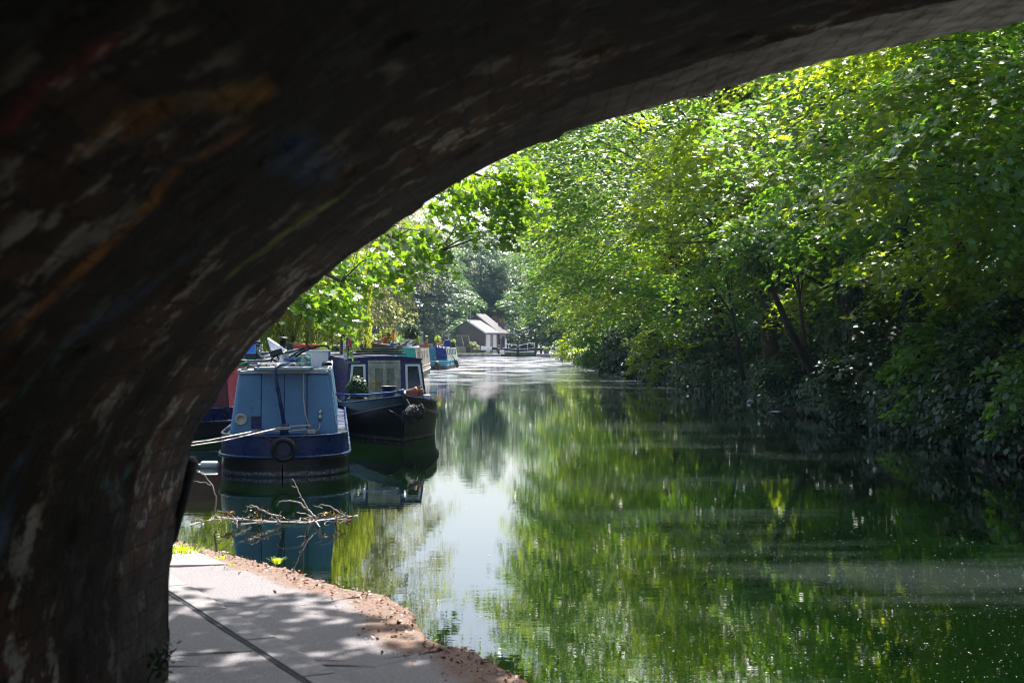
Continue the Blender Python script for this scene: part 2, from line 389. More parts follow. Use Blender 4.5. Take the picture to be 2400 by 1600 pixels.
# stone ring at the arch mouth, paler rightwards: water-bounced light painted into its colour
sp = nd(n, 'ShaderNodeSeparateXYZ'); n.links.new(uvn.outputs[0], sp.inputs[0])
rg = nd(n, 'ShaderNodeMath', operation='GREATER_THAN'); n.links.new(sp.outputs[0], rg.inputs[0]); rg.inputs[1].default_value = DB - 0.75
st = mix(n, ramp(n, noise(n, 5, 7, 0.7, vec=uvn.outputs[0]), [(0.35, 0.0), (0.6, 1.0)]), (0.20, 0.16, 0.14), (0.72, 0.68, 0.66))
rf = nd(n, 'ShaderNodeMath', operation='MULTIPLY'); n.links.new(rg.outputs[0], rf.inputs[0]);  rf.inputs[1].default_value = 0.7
mr = nd(n, 'ShaderNodeMapRange'); n.links.new(sp.outputs[1], mr.inputs[0]); mr.inputs[1].default_value = RING_LIT0; mr.inputs[2].default_value = RING_LIT0 + 1.6; mr.inputs[3].default_value = .06; mr.inputs[4].default_value = 1.0
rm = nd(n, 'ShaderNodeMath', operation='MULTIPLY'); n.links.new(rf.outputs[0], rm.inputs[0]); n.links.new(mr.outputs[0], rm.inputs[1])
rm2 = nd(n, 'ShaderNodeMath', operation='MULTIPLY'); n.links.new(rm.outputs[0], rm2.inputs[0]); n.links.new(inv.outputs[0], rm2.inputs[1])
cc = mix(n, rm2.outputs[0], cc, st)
an = nd(n, 'ShaderNodeAttribute'); an.attribute_name = 'paint'
pf = nd(n, 'ShaderNodeMath', operation='MULTIPLY'); n.links.new(an.outputs['Alpha'], pf.inputs[0])
n.links.new(ramp(n, noise(n, 7, 6, .7, vec=uvn.outputs[0]), [(0.40, 0.0), (0.64, 0.5)]), pf.inputs[1])
pf2 = nd(n, 'ShaderNodeMath', operation='MULTIPLY'); n.links.new(pf.outputs[0], pf2.inputs[0]); n.links.new(inv.outputs[0], pf2.inputs[1])
cc = mix(n, pf2.outputs[0], cc, an.outputs['Color'])
n.links.new(cc, b.inputs['Base Color']); b.inputs['Roughness'].default_value = 0.9; b.inputs['Specular IOR Level'].default_value = 0.15
b1_ = nd(n, 'ShaderNodeBump'); b1_.inputs['Strength'].default_value = .35; b1_.inputs['Distance'].default_value = -.012; n.links.new(bt.outputs['Fac'], b1_.inputs['Height'])
b2_ = nd(n, 'ShaderNodeBump'); b2_.inputs['Strength'].default_value = .6; b2_.inputs['Distance'].default_value = .01; n.links.new(noise(n, 30, 4, vec=uvn.outputs[0]), b2_.inputs['Height']); n.links.new(b1_.outputs[0], b2_.inputs['Normal']); n.links.new(b2_.outputs[0], b.inputs['Normal'])
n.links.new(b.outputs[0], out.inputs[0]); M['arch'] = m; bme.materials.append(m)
M['bridge_brick'] = brickmat('bridge_face_brick', (0.15, 0.08, 0.05), (0.08, 0.05, 0.04), (0.2, 0.18, 0.16))
bridge = thing('brick_bridge', 'old dark brick arch bridge over the towpath, its underside marked with faded graffiti', 'bridge', (0, 0, 0))
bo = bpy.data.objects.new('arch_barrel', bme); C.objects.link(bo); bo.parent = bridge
# spandrel faces, deck and parapets
mb = MB(); step = 6; cc_ = [tuple(c) for c in cur[::step]] + [tuple(cur[-1])]
for yy, flip in ((DB - 0.02, 1), (YB, -1)):
    bot = [(x, yy, z) for x, z in cc_]; top = [(min(max(x, -1.3), 9.9), yy, 5.0) for x, z in cc_]
    mb.loft([bot, top])
mb.box((-3.86, (DB + YB) / 2, 2.2), (4.97, DB - YB - 0.04, 5.7)); mb.box((12.6, (DB + YB) / 2, 2.2), (5.1, DB - YB - 0.04, 5.7))
mb.build('spandrel_wall', M['bridge_brick'], bridge)
mb = MB().box((4.35, (DB + YB) / 2, 5.12), (21.4, DB - YB + 0.1, 0.24)); mb.build('deck', M['stone'], bridge)
for yy in (DB - 0.2, YB + 0.2):
    MB().box((4.35, yy, 5.75), (21.4, 0.36, 1.0)).build('parapet', M['bridge_brick'], bridge)
# guard stone at the corner of the arch
g = MB(); a0 = P(388, 1500, 5.53); a1 = P(402, 1265, 5.53); a2 = P(431, 1150, 5.53); a3 = P(449, 1082, 5.53)
g.tube([P(399, 1275, 5.53), a1, a2, a3, P(450, 1070, 5.53)], [0.012, 0.020, 0.026, 0.030, 0.014], 10)
g.build('guard_stone', M['soot'], bridge, smooth=True)

# ------------------------------------------------------------------ ground, banks, path, water
edge = [(0.45, -14), (0.40, 0), (0.34, 3), (0.28, 5), (0.10, 6.85), (-0.09, 7.4), (-0.21, 7.66), (-0.40, 7.82), (-0.58, 8.42), (-0.83, 9.2), (-1.14, 9.51), (-1.76, 10.47),
        (-2.08, 10.83), (-2.81, 11.83), (-4.0, 13.6), (-6.2, 17), (-8.0, 24), (-8.9, 34), (-9.4, 50), (-9.6, 80), (-9.2, 110), (-8.2, 150), (-6.95, 183.4)]
redge = [(9.6, -14), (9.5, 20), (9.35, 28), (8.9, 40), (8.5, 52), (7.6, 70), (6.8, 95), (6.3, 120), (6.6, 145), (7.7, 183.4)]
LOCK = 184.0
def dense(pl_, d):
    p, t = resample(np.array(pl_, dtype=float), d); return p
# bed sheet to the horizon
mb = MB(); mb.add([(-900, -300, -0.9), (900, -300, -0.9), (900, 2000, -0.9), (-900, 2000, -0.9)], [(0, 1, 2, 3)])
struct(mb.build('ground', M['soil']))
# water
m, n, out = newmat('canal_water'); b = nd(n, 'ShaderNodeBsdfPrincipled')
tc = nd(n, 'ShaderNodeTexCoord'); ob = tc.outputs['Object']
film = ramp(n, noise(n, 0.22, 5, 0.6, vec=ob, stretch=(0.35, 1.0, 1)), [(0.50, 0.0), (0.60, 1.0)])
cc = mix(n, ramp(n, noise(n, 0.15, 3, vec=ob), [(0.35, 0.0), (0.65, 1.0)]), (0.0006, 0.003, 0.0009), (0.0022, 0.0095, 0.001))
speck = nd(n, 'ShaderNodeTexVoronoi'); speck.inputs['Scale'].default_value = 16; n.links.new(ob, speck.inputs['Vector'])
sk = ramp(n, speck.outputs['Distance'], [(0.05, 1.0), (0.11, 0.0)])
sx_ = nd(n, 'ShaderNodeSeparateXYZ'); n.links.new(ob, sx_.inputs[0]); xr = nd(n, 'ShaderNodeMapRange'); n.links.new(sx_.outputs[0], xr.inputs[0]); xr.inputs[1].default_value = -.5; xr.inputs[2].default_value = 2.5
fmx = nd(n, 'ShaderNodeMath', operation='MULTIPLY'); n.links.new(film, fmx.inputs[0]); n.links.new(xr.outputs[0], fmx.inputs[1]); film = fmx.outputs[0]
fm = nd(n, 'ShaderNodeMath', operation='MULTIPLY'); n.links.new(film, fm.inputs[0]); fm.inputs[1].default_value = 0.55
cc = mix(n, fm.outputs[0], cc, (0.030, 0.040, 0.034))
fm2 = nd(n, 'ShaderNodeMath', operation='MULTIPLY'); n.links.new(film, fm2.inputs[0]); n.links.new(sk, fm2.inputs[1])
cc = mix(n, fm2.outputs[0], cc, (0.45, 0.46, 0.42))
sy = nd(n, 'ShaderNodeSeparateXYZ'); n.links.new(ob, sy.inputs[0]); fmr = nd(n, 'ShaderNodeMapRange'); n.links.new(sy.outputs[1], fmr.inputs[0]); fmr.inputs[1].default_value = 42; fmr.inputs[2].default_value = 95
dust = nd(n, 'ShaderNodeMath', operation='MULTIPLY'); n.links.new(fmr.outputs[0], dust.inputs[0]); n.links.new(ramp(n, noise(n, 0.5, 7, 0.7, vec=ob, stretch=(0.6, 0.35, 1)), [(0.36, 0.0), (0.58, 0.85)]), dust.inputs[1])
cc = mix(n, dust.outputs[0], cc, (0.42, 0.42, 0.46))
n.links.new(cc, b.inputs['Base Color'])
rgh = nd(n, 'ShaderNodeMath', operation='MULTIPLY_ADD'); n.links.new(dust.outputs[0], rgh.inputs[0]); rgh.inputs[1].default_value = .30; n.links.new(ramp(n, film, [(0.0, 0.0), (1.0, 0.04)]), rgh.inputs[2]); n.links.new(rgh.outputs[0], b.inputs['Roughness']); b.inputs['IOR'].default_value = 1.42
b.inputs['Specular IOR Level'].default_value = 0.65
rip = noise(n, 4.0, 3, 0.5, vec=ob, stretch=(0.5, 1.4, 1)); rip2 = noise(n, 17, 2, 0.5, vec=ob, stretch=(0.6, 1.2, 1))
adm = nd(n, 'ShaderNodeMath', operation='MULTIPLY_ADD'); n.links.new(rip2, adm.inputs[0]); adm.inputs[1].default_value = 0.22; n.links.new(rip, adm.inputs[2])
n.links.new(bumpn(n, adm.outputs[0], 0.055, 0.010), b.inputs['Normal'])
n.links.new(b.outputs[0], out.inputs[0]); M['water'] = m
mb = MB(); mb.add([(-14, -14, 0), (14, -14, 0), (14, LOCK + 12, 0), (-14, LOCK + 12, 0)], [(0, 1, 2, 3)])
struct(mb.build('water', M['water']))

# towpath material
m, n, out = newmat('towpath_surface'); b = nd(n, 'ShaderNodeBsdfPrincipled')
tc = nd(n, 'ShaderNodeTexCoord'); ob = tc.outputs['Object']
an = nd(n, 'ShaderNodeAttribute'); an.attribute_name = 'edge'
tar = mix(n, ramp(n, noise(n, 90, 3, vec=ob), [(0.38, 0.0), (0.62, 1.0)]), (0.075, 0.065, 0.072), (0.20, 0.182, 0.187))
tar = mix(n, ramp(n, noise(n, 2.2, 6, vec=ob), [(0.35, 0.0), (0.7, 0.7)]), tar, (0.165, 0.145, 0.148))
dirt = mix(n, ramp(n, noise(n, 38, 5, 0.7, vec=ob), [(0.35, 0.0), (0.65, 1.0)]), (0.045, 0.018, 0.008), (0.18, 0.082, 0.038))
ew = nd(n, 'ShaderNodeMath', operation='MULTIPLY_ADD'); n.links.new(noise(n, 3.2, 7, 0.65, vec=ob), ew.inputs[0]); ew.inputs[1].default_value = 0.55
n.links.new(an.outputs['Fac'], ew.inputs[2])
dm = ramp(n, ew.outputs[0], [(0.70, 0.0), (0.86, 1.0)])
cc = mix(n, dm, tar, dirt); n.links.new(cc, b.inputs['Base Color']); b.inputs['Roughness'].default_value = 0.72
n.links.new(bumpn(n, noise(n, 60, 5, 0.7, vec=ob), 0.8, 0.012), b.inputs['Normal'])
n.links.new(b.outputs[0], out.inputs[0]); M['path'] = m
ZP = 0.5
ed = dense(edge[:16], 0.05)
rr = np.random.RandomState(5)
jit = np.convolve(rr.randn(len(ed)), np.ones(5) / 5, 'same') * 0.022 + np.convolve(rr.randn(len(ed)), np.ones(21) / 21, 'same') * 0.10
tg = np.gradient(ed, axis=0); tg /= np.linalg.norm(tg, axis=1)[:, None]; nr = np.stack([-tg[:, 1], tg[:, 0]], 1)   # to the left, away from the water
ed = ed + nr * jit[:, None]
offs = [0, 0.006, 0.03, 0.08, 0.15, 0.25, 0.4, 0.6, 0.9, 1.3, 1.9, 2.8, 4, 6, 9]
vs = []; ea = []
for i in range(len(ed)):
    for o in offs:
        x = ed[i, 0] - o * (1.0 if ed[i, 1] > 4 else 1.0); 
        p = ed[i] + nr[i] * o * (1 if o < 1 else 1)
        x, y = ed[i, 0] + nr[i, 0] * min(o, 0.6) - max(o - 0.6, 0), ed[i, 1] + nr[i, 1] * min(o, 0.6)
        z = ZP + (-0.035 if o == 0 else (-0.01 if o < 0.01 else 0.004 * math.sin(x * 9 + y * 5))) + (rr.rand() * 0.014 if 0.01 < o < 0.3 else 0)
        vs.append((x, y, z)); ea.append(max(0, 1 - o / 0.62))
n2 = len(offs)
qs = [(i * n2 + k, i * n2 + k + 1, (i + 1) * n2 + k + 1, (i + 1) * n2 + k) for i in range(len(ed) - 1) for k in range(n2 - 1)]
pm = npmesh('towpath', vs, qs, 4); pm.attributes.new('edge', 'FLOAT', 'POINT').data.foreach_set('value', ea)
pm.polygons.foreach_set('use_smooth', [True] * len(pm.polygons)); pm.materials.append(M['path'])
po = bpy.data.objects.new('towpath', pm); C.objects.link(po); struct(po)
# stone face of the towpath edge
mb = MB(); mb.loft([[(x, y, ZP - 0.035) for x, y in ed], [(x - 0.01, y, -0.8) for x, y in ed]])
struct(mb.build('towpath_kerb', M['stone']))
# kerb strip across the path: a raised seam of long concrete slabs with open joints
def gpt(X, Y, z=ZP): d = (CAMZ - z) * F / (Y - 797); return Vector(((X - 1200) / F * d, d, z))
j0 = gpt(398, 1392); j1 = gpt(725, 1605); jd = (j1 - j0).normalized(); jn = Vector((-jd.y, jd.x, 0))
if jn.x < 0: jn = -jn
M['joint'] = simple('dark_joint', (0.012, 0.012, 0.012), 0.95)
M['slab'] = simple('concrete_slab', (0.18, 0.165, 0.165), 0.8, nscale=14, var=0.25, bump=0.5)
mb = MB(); e0, e1 = j0 - jd * 1.2, j1 + jd * 2.5
mb.add([e0 + Vector((0, 0, .0045)) - jn * .012, e0 + Vector((0, 0, .0045)) + jn * .012, e1 + Vector((0, 0, .0045)) + jn * .012, e1 + Vector((0, 0, .0045)) - jn * .012], [(0, 1, 2, 3)])
k0, k1 = gpt(300, 1539), gpt(592, 1526); kd = (k1 - k0).normalized(); kn = Vector((-kd.y, kd.x, 0)) * 0.012
mb.add([k0 + Vector((0, 0, .0045)) - kn, k1 + Vector((0, 0, .0045)) - kn, k1 + Vector((0, 0, .0045)) + kn, k0 + Vector((0, 0, .0045)) + kn], [(0, 1, 2, 3)])
struct(mb.build('towpath_joints', M['joint']))
mb = MB()
for i in range(5):
    s0 = e0 + jd * (i * 0.95 + 0.008) + jn * 0.016; s1 = e0 + jd * ((i + 1) * 0.95 - 0.008) + jn * 0.016
    mb.poly([s0 + Vector((0, 0, -.02)), s1 + Vector((0, 0, -.02)), s1 + jn * .17 + Vector((0, 0, -.02)), s0 + jn * .17 + Vector((0, 0, -.02))], (0, 0, 0.032))
struct(mb.build('towpath_kerbstones', M['slab'], bevel=0.005))
q = [gpt(388, 1282), gpt(430, 1283), gpt(530, 1325), gpt(380, 1328)]
mb = MB().poly([p + Vector((0, 0, -.02)) for p in q], (0, 0, 0.036)); struct(mb.build('towpath_slab', M['cream'], bevel=0.01))

# left bank beyond the path, right bank with its slope
def bank(name, pts, outs, zs, mat):
    vs = []; e = dense(pts, 1.0)
    for i, (x, y) in enumerate(e):
        for o, z in zip(outs, zs):
            vs.append((x + o, y, z + (0 if abs(o) < 0.3 else 0.15 * math.sin(y * 0.7 + o * 2.1) + 0.1 * math.sin(y * 1.9 - o))))
    k = len(outs); q = [(i * k + j, i * k + j + 1, (i + 1) * k + j + 1, (i + 1) * k + j) for i in range(len(e) - 1) for j in range(k - 1)]
    me = npmesh(name, vs, q, 4); me.materials.append(mat); me.polygons.foreach_set('use_smooth', [True] * len(q))
    o = bpy.data.objects.new(name, me); C.objects.link(o); return struct(o)
bank('left_bank', edge[15:], [0, -0.05, -0.3, -2, -6, -14, -30, -80], [-0.8, 0.42, 0.45, 0.4, 0.5, 1.0, 2.0, 3], M['soil'])
bank('right_bank', redge, [0, 0.04, 0.3, 1.2, 2.5, 4.5, 7, 10, 16, 40, 90], [-0.8, 0.40, 0.45, 0.8, 1.6, 2.8, 4.0, 4.8, 5.2, 5.5, 6], M['soil'])
# timber piling along the right bank
rp = dense(redge[3:6], 0.32); mb = MB()
for i, (x, y) in enumerate(rp[:-1]):
    h = 0.36 + 0.03 * math.sin(i * 1.7); mb.box((x - 0.06, y, h / 2 - 0.2), (0.07, 0.30, h + 0.4), rot=(0, 0, 0.02))
tag(mb.build('bank_piling', M['piling']), 'low brown timber piling holding up the overgrown bank', 'retaining wall')
# lock side ground
def slabpoly(name, pts, z0, z1, mat, bev=0.03):
    mb = MB().poly([(x, y, z0) for x, y in pts], (0, 0, z1 - z0)); return mb.build(name, mat, bevel=bev)
struct(slabpoly('lock_side_left', [(-6.95, 183.2), (-1.45, 183.2), (-1.45, 199), (-60, 240), (-60, 183.6)], -0.8, 0.40, M['stone']))
struct(slabpoly('lock_side_right', [(3.1, 183.2), (9.0, 183.2), (60, 183.6), (60, 240), (3.1, 199)], -0.8, 0.42, M['stone']))
struct(slabpoly('lock_lawn', [(-40, 183.75), (-2.5, 183.75), (-4.5, 199), (-40, 230)], 0.404, 0.44, M['grass'], 0))
struct(slabpoly('far_ground', [(-60, 199.2), (60, 199.2), (200, 420), (-200, 420)], -0.5, 0.41, M['grass'], 0))

# ------------------------------------------------------------------ foliage
MAPLE = np.array([(0, -.5), (.10, -.22), (.42, -.32), (.33, -.04), (.54, .20), (.22, .17), (.0, .56), (-.22, .17), (-.54, .20), (-.33, -.04), (-.42, -.32), (-.10, -.22)])
MAPLE = np.concatenate([MAPLE, -0.10 * (np.abs(MAPLE[:, :1]) + np.abs(MAPLE[:, 1:2]) * 0.6)], 1)
LEAF = np.array([(0, -.5, 0), (.27, -.02, .07), (0, .5, -.04), (-.27, -.02, .07)])
NARROW = np.array([(0, -.5, 0), (.11, 0, .03), (0, .5, 0), (-.11, 0, .03)])
IVY = np.array([(0, -.45, 0), (.4, -.2, .05), (.3, .15, .0), (0, .5, -.08), (-.3, .15, .0), (-.4, -.2, .05)])
def norm(a): return a / (np.linalg.norm(a, axis=-1, keepdims=True) + 1e-9)
def leafmesh(name, pos, nor, dr, size, tmpl, mat):
    N, K = len(pos), len(tmpl)
    nor = norm(nor); dr = norm(dr - nor * np.sum(dr * nor, 1, keepdims=True)); sd_ = np.cross(dr, nor)
    v = pos[:, None] + size[:, None, None] * (tmpl[None, :, 0:1] * sd_[:, None] + tmpl[None, :, 1:2] * dr[:, None] + tmpl[None, :, 2:3] * nor[:, None])
    me = npmesh(name, v.reshape(-1, 3), np.arange(N * K).reshape(N, K), K); me.materials.append(mat); return me
def sprays(rs, cen, out, nleaf, Rd, size, flat=0.13, jit=0.34, droop=0.3):
    """leafy tiers: discs of leaves round each centre"""
    k = len(cen); out = norm(out)
    n0 = norm(np.array([0, 0, 1.0]) + out * 0.45 + rs.randn(k, 3) * 0.18)
    t1 = norm(np.cross(n0, rs.randn(k, 3))); t2 = np.cross(n0, t1)
    i = np.repeat(np.arange(k), nleaf); N = len(i)
    r = np.sqrt(rs.rand(N)) ; th = rs.rand(N) * 2 * np.pi; Rk = (Rd * (0.6 + 0.8 * rs.rand(k)))[i]
    a, b_ = r * np.cos(th), r * np.sin(th) * 0.75
    pos = cen[i] + (t1[i] * a[:, None] + t2[i] * b_[:, None]) * Rk[:, None] + n0[i] * (rs.randn(N, 1) * flat * Rk[:, None] * 0.5)
    pos[:, 2] -= droop * Rk * r * r
    nor = n0[i] + rs.randn(N, 3) * jit
    dr = t1[i] * a[:, None] + t2[i] * b_[:, None] + rs.randn(N, 3) * 0.4 + np.array([0, 0, -0.35])
    return pos, nor, dr, size * (0.55 + 0.75 * rs.rand(N))
def crownpts(rs, blobs, n):
    vol = np.array([b_[1][0] * b_[1][1] * b_[1][2] for b_ in blobs]) ** 0.67; pick = rs.choice(len(blobs), n, p=vol / vol.sum())
    d = norm(rs.randn(n, 3)); rad = 0.45 + 0.55 * rs.rand(n) ** 0.45
    c = np.array([b_[0] for b_ in blobs], float)[pick]; r = np.array([b_[1] for b_ in blobs], float)[pick]
    d = d * rad[:, None]; p = c + d * r
    return p, d
def limbs(rs, base, top, cen, r0, nl):
    """trunk with a bend, limbs reaching out to some of the foliage tiers"""
    mb = MB(); base, top = Vector(base), Vector(top); mid = (base + top) / 2 + Vector((rs.randn() * .3, rs.randn() * .3, 0))
    tr = []
    for t in np.linspace(0, 1, 9):
        p = base * (1 - t) ** 2 + mid * 2 * t * (1 - t) + top * t * t; tr.append(p + Vector((rs.randn() * .04, rs.randn() * .04, 0)))
    mb.tube(tr, [r0 * (1.25 if i == 0 else 1 - 0.085 * i) for i in range(9)], 8)
    for c in cen[rs.choice(len(cen), min(nl, len(cen)), replace=False)]:
        c = Vector(c); k = 2 + rs.randint(6); s = tr[k]
        q = s * 0.5 + c * 0.5 + Vector((0, 0, 0.12 * (c - s).length)) + Vector(rs.randn(3) * 0.15)
        ra = r0 * 0.33
        mb.tube([s, s * .6 + q * .4, q, q * .45 + c * .55 + Vector(rs.randn(3) * .08), c], [ra, ra * .75, ra * .5, ra * .3, 0.012], 5)
    return mb
SRC = {}
def maketree(kind, seed, blobs, nspray, nleaf, Rd, size, tmpl, mat, r0, top, nl=16, keep=None, **kw):
    rs = np.random.RandomState(seed); p, o = crownpts(rs, blobs, nspray)
    if keep is not None: k = keep(p); p, o = p[k], o[k]
    pos, nor, dr, sz = sprays(rs, p, o, nleaf, Rd, size, **kw)
    me = leafmesh('crown', pos, nor, dr, sz, tmpl, mat); tb = limbs(rs, (0, 0, -0.4), top, p, r0, nl)
    tm = bpy.data.meshes.new('trunk'); tm.from_pydata([tuple(v) for v in tb.v], [], tb.f); tm.materials.append(M['bark'])
    tm.polygons.foreach_set('use_smooth', [True] * len(tm.polygons))
    SRC[kind] = (me, tm)
def plant(kind, name, label, loc, rot=0, sc=(1, 1, 1), cat='tree', group=None, mat=None):
    me, tm = SRC[kind]; t = thing(name, label, cat, loc, (0, 0, R(rot)), group); t.scale = sc if not isinstance(sc, (int, float)) else (sc,) * 3
    for nm, x in (('crown', me), ('trunk', tm)):
        if x is None: continue
        o = bpy.data.objects.new(nm, x); C.objects.link(o); o.parent = t
        if mat and nm == 'crown':
            o.material_slots[0].link = 'OBJECT'; o.material_slots[0].material = mat
    return t
# crown centres reach towards -x (the canal)
maketree('sycA', 11, [((-1.5, 0, 7.5), (4.2, 4.4, 3.4)), ((-3.0, 0.8, 4.6), (3.0, 3.6, 2.3)), ((0.5, 0, 4.5), (2.4, 3.5, 3.0))], 175, 180, 1.15, 0.145, MAPLE, M['leaf_syc'], 0.20, (-1, 0, 8.5))
maketree('sycB', 12, [((-1.2, 0, 8.5), (4.6, 4.8, 3.8)), ((-2.8, -1, 5.0), (3.6, 3.6, 2.5)), ((-.5, 2, 3.0), (2.4, 2.6, 2.0))], 185, 180, 1.2, 0.15, MAPLE, M['leaf_lime'], 0.22, (-1.3, 0.3, 9.5))
maketree('midA', 13, [((-2.2, 0, 9.0), (6.0, 4.8, 4.4)), ((-2.4, 0, 4.6), (3.8, 4.4, 3.0))], 220, 165, 1.2, 0.17, LEAF, M['leaf_syc'], 0.22, (-.8, 0, 10))
maketree('midB', 14, [((-2.0, 0, 9.4), (6.2, 4.4, 4.6)), ((-2.0, 1, 4.4), (3.6, 4.0, 3.0)), ((0, -2, 5), (3, 3, 3))], 220, 165, 1.25, 0.17, LEAF, M['leaf_lime'], 0.22, (-.4, 0, 10))
maketree('farA', 15, [((0, 0, 12), (6.5, 6.5, 6.5)), ((0, 0, 6), (6.2, 6.2, 4.5))], 520, 130, 1.35, 0.30, LEAF, M['leaf_far'], 0.35, (0, 0, 14), 12)
maketree('farB', 16, [((-2, 0, 10), (5.5, 6, 5.5)), ((3, 1, 13), (4.5, 5, 5)), ((0, 0, 5), (6, 5.5, 4.0))], 520, 130, 1.35, 0.30, LEAF, M['leaf_far'], 0.35, (0, 0, 13), 12)
maketree('bush', 17, [((0, 0, 1.0), (1.5, 1.5, 1.25))], 70, 60, 0.5, 0.13, IVY, M['leaf_syc'], 0.05, (0, 0, 1.3), 8)
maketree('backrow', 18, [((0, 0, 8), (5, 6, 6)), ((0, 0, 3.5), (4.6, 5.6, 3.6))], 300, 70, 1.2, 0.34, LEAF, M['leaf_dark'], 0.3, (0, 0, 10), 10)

RG = 'trees along the overgrown bank'
maketree('high', 19, [((-5.9, 0, 8.6), (3.3, 3.5, 1.7)), ((-1.5, 0, 9.5), (4, 4, 2.6))], 330, 110, 0.75, 0.17, MAPLE, M['leaf_syc'], 0.26, (-1.5, 0, 10))
plant('high', 'sycamore_tree', 'sycamore on the towpath side of the bridge, its high boughs shading the path', (-7.6, 11.0, 0.5), 180, 1.0, group=RG)
plant('sycA', 'sycamore_tree', 'nearest sycamore in view, dark branches crossing below the arch at the top corner', (11.6, 22.5, 1.2), -15, (1.0, 1.0, 1.02), group=RG)
plant('sycB', 'sycamore_tree', 'bright yellow-green sycamore behind the nearest one, its leaves glowing in the sun', (11.3, 28.5, 1.4), 20, (1.0, 1, 1), group=RG)
plant('sycA', 'sycamore_tree', 'sycamore with a wide pale tier of sunlit leaves over its dark shaded lower trunk', (11.0, 35.5, 1.3), 60, (1.05, 1.05, 1.15), group=RG)
plant('sycB', 'sycamore_tree', 'tall sycamore with slim ivy-clad stems standing over the timber piling', (10.6, 43.5, 1.2), -30, (1.1, 1.05, 1.1), group=RG)
plant('midA', 'sycamore_tree', 'broad leafy tree leaning out over the dark water beyond the timber piling', (9.8, 52, 1.0), 0, (1.5, 1.1, 1.15), group=RG)
plant('midB', 'ash_tree', 'ash with bright green feathery boughs in the middle of the wooded bank', (9.2, 62, 1.0), 15, (1.48, 1.1, 1.2), group=RG)
plant('midA', 'ash_tree', 'dense green tree with brown-tinged twigs halfway along the wooded bank', (8.8, 73, 0.9), 15, (1.32, 1.2, 1.3), group=RG)
plant('midB', 'lime_tree', 'sunlit lime with boughs dipping low over the water past the ash', (8.2, 85, 0.8), -20, (1.1, 1.25, 1.35), group=RG)
plant('midA', 'lime_tree', 'lime reaching far across the canal with a low branch in front of the chimneys', (7.6, 99, 0.8), 15, (1.15, 1.3, 1.45), group=RG)
plant('midB', 'lime_tree', 'farthest tree of the wooded bank, just before the moored dinghy', (8.4, 116, 0.8), -15, (1.15, 1.35, 1.5), group=RG)
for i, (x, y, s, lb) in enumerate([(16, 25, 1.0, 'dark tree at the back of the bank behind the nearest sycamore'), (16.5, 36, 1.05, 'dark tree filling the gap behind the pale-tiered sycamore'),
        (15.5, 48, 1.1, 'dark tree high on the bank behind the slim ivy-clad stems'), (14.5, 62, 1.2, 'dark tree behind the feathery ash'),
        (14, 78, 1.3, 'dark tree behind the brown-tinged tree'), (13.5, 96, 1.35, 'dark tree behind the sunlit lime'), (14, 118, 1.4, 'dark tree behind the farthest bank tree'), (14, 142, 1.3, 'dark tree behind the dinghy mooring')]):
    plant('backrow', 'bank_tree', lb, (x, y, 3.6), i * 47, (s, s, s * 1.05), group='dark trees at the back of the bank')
LG = 'trees behind the moored boats'
plant('midB', 'hawthorn_tree', 'small yellow-green tree behind the boats just outside the arch', (-12.5, 42, 0.4), 180, (0.8, 0.8, 0.62), group=LG)
plant('midA', 'hawthorn_tree', 'olive tree rising behind the willow', (-10.3, 60, 0.4), 185, (.88, 1.1, 1.15), group=LG, mat=M['leaf_olive'])
plant('midB', 'alder_tree', 'pale olive alder above the plants on the boat roofs', (-10.8, 88, 0.4), 170, (.9, 1.2, 1.25), group=LG, mat=M['leaf_olive'])
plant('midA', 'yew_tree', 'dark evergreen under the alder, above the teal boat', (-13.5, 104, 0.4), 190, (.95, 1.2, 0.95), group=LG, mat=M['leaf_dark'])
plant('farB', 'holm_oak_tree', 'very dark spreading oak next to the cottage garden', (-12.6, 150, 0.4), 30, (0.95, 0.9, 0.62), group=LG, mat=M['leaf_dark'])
plant('farA', 'poplar_tree', 'tall hazy tree above the dark spreading oak', (-17, 168, 0.4), 0, (1.0, 1, 1.1), group=LG)
FG = 'hazy trees beyond the lock'
for i, (k, x, y, s, sz, lb) in enumerate([('farA', -13.5, 212, 1.0, 1.05, 'hazy round-topped tree behind the cottage bush'), ('farB', -5.0, 226, .9, 1.2, 'hazy pale blue-green tree straight above the cottage roof'),
        ('farA', 1.5, 232, .9, .95, 'hazy tree behind the cottage chimneys'), ('farB', 8, 222, .9, 0.85, 'hazy tree behind the lock gate handrails'),
        ('farA', 16, 214, 1.0, 0.95, 'hazy tree behind the white end of the balance beam'), ('farB', 25, 205, 1.0, 1.1, 'hazy tree behind the wooded bank'), ('farA', -27, 205, 1.1, 1.1, 'hazy tree far behind the alder')]):
    plant(k, 'distant_tree', lb, (x, y, 0.4), i * 71, (s, s, sz), group=FG)

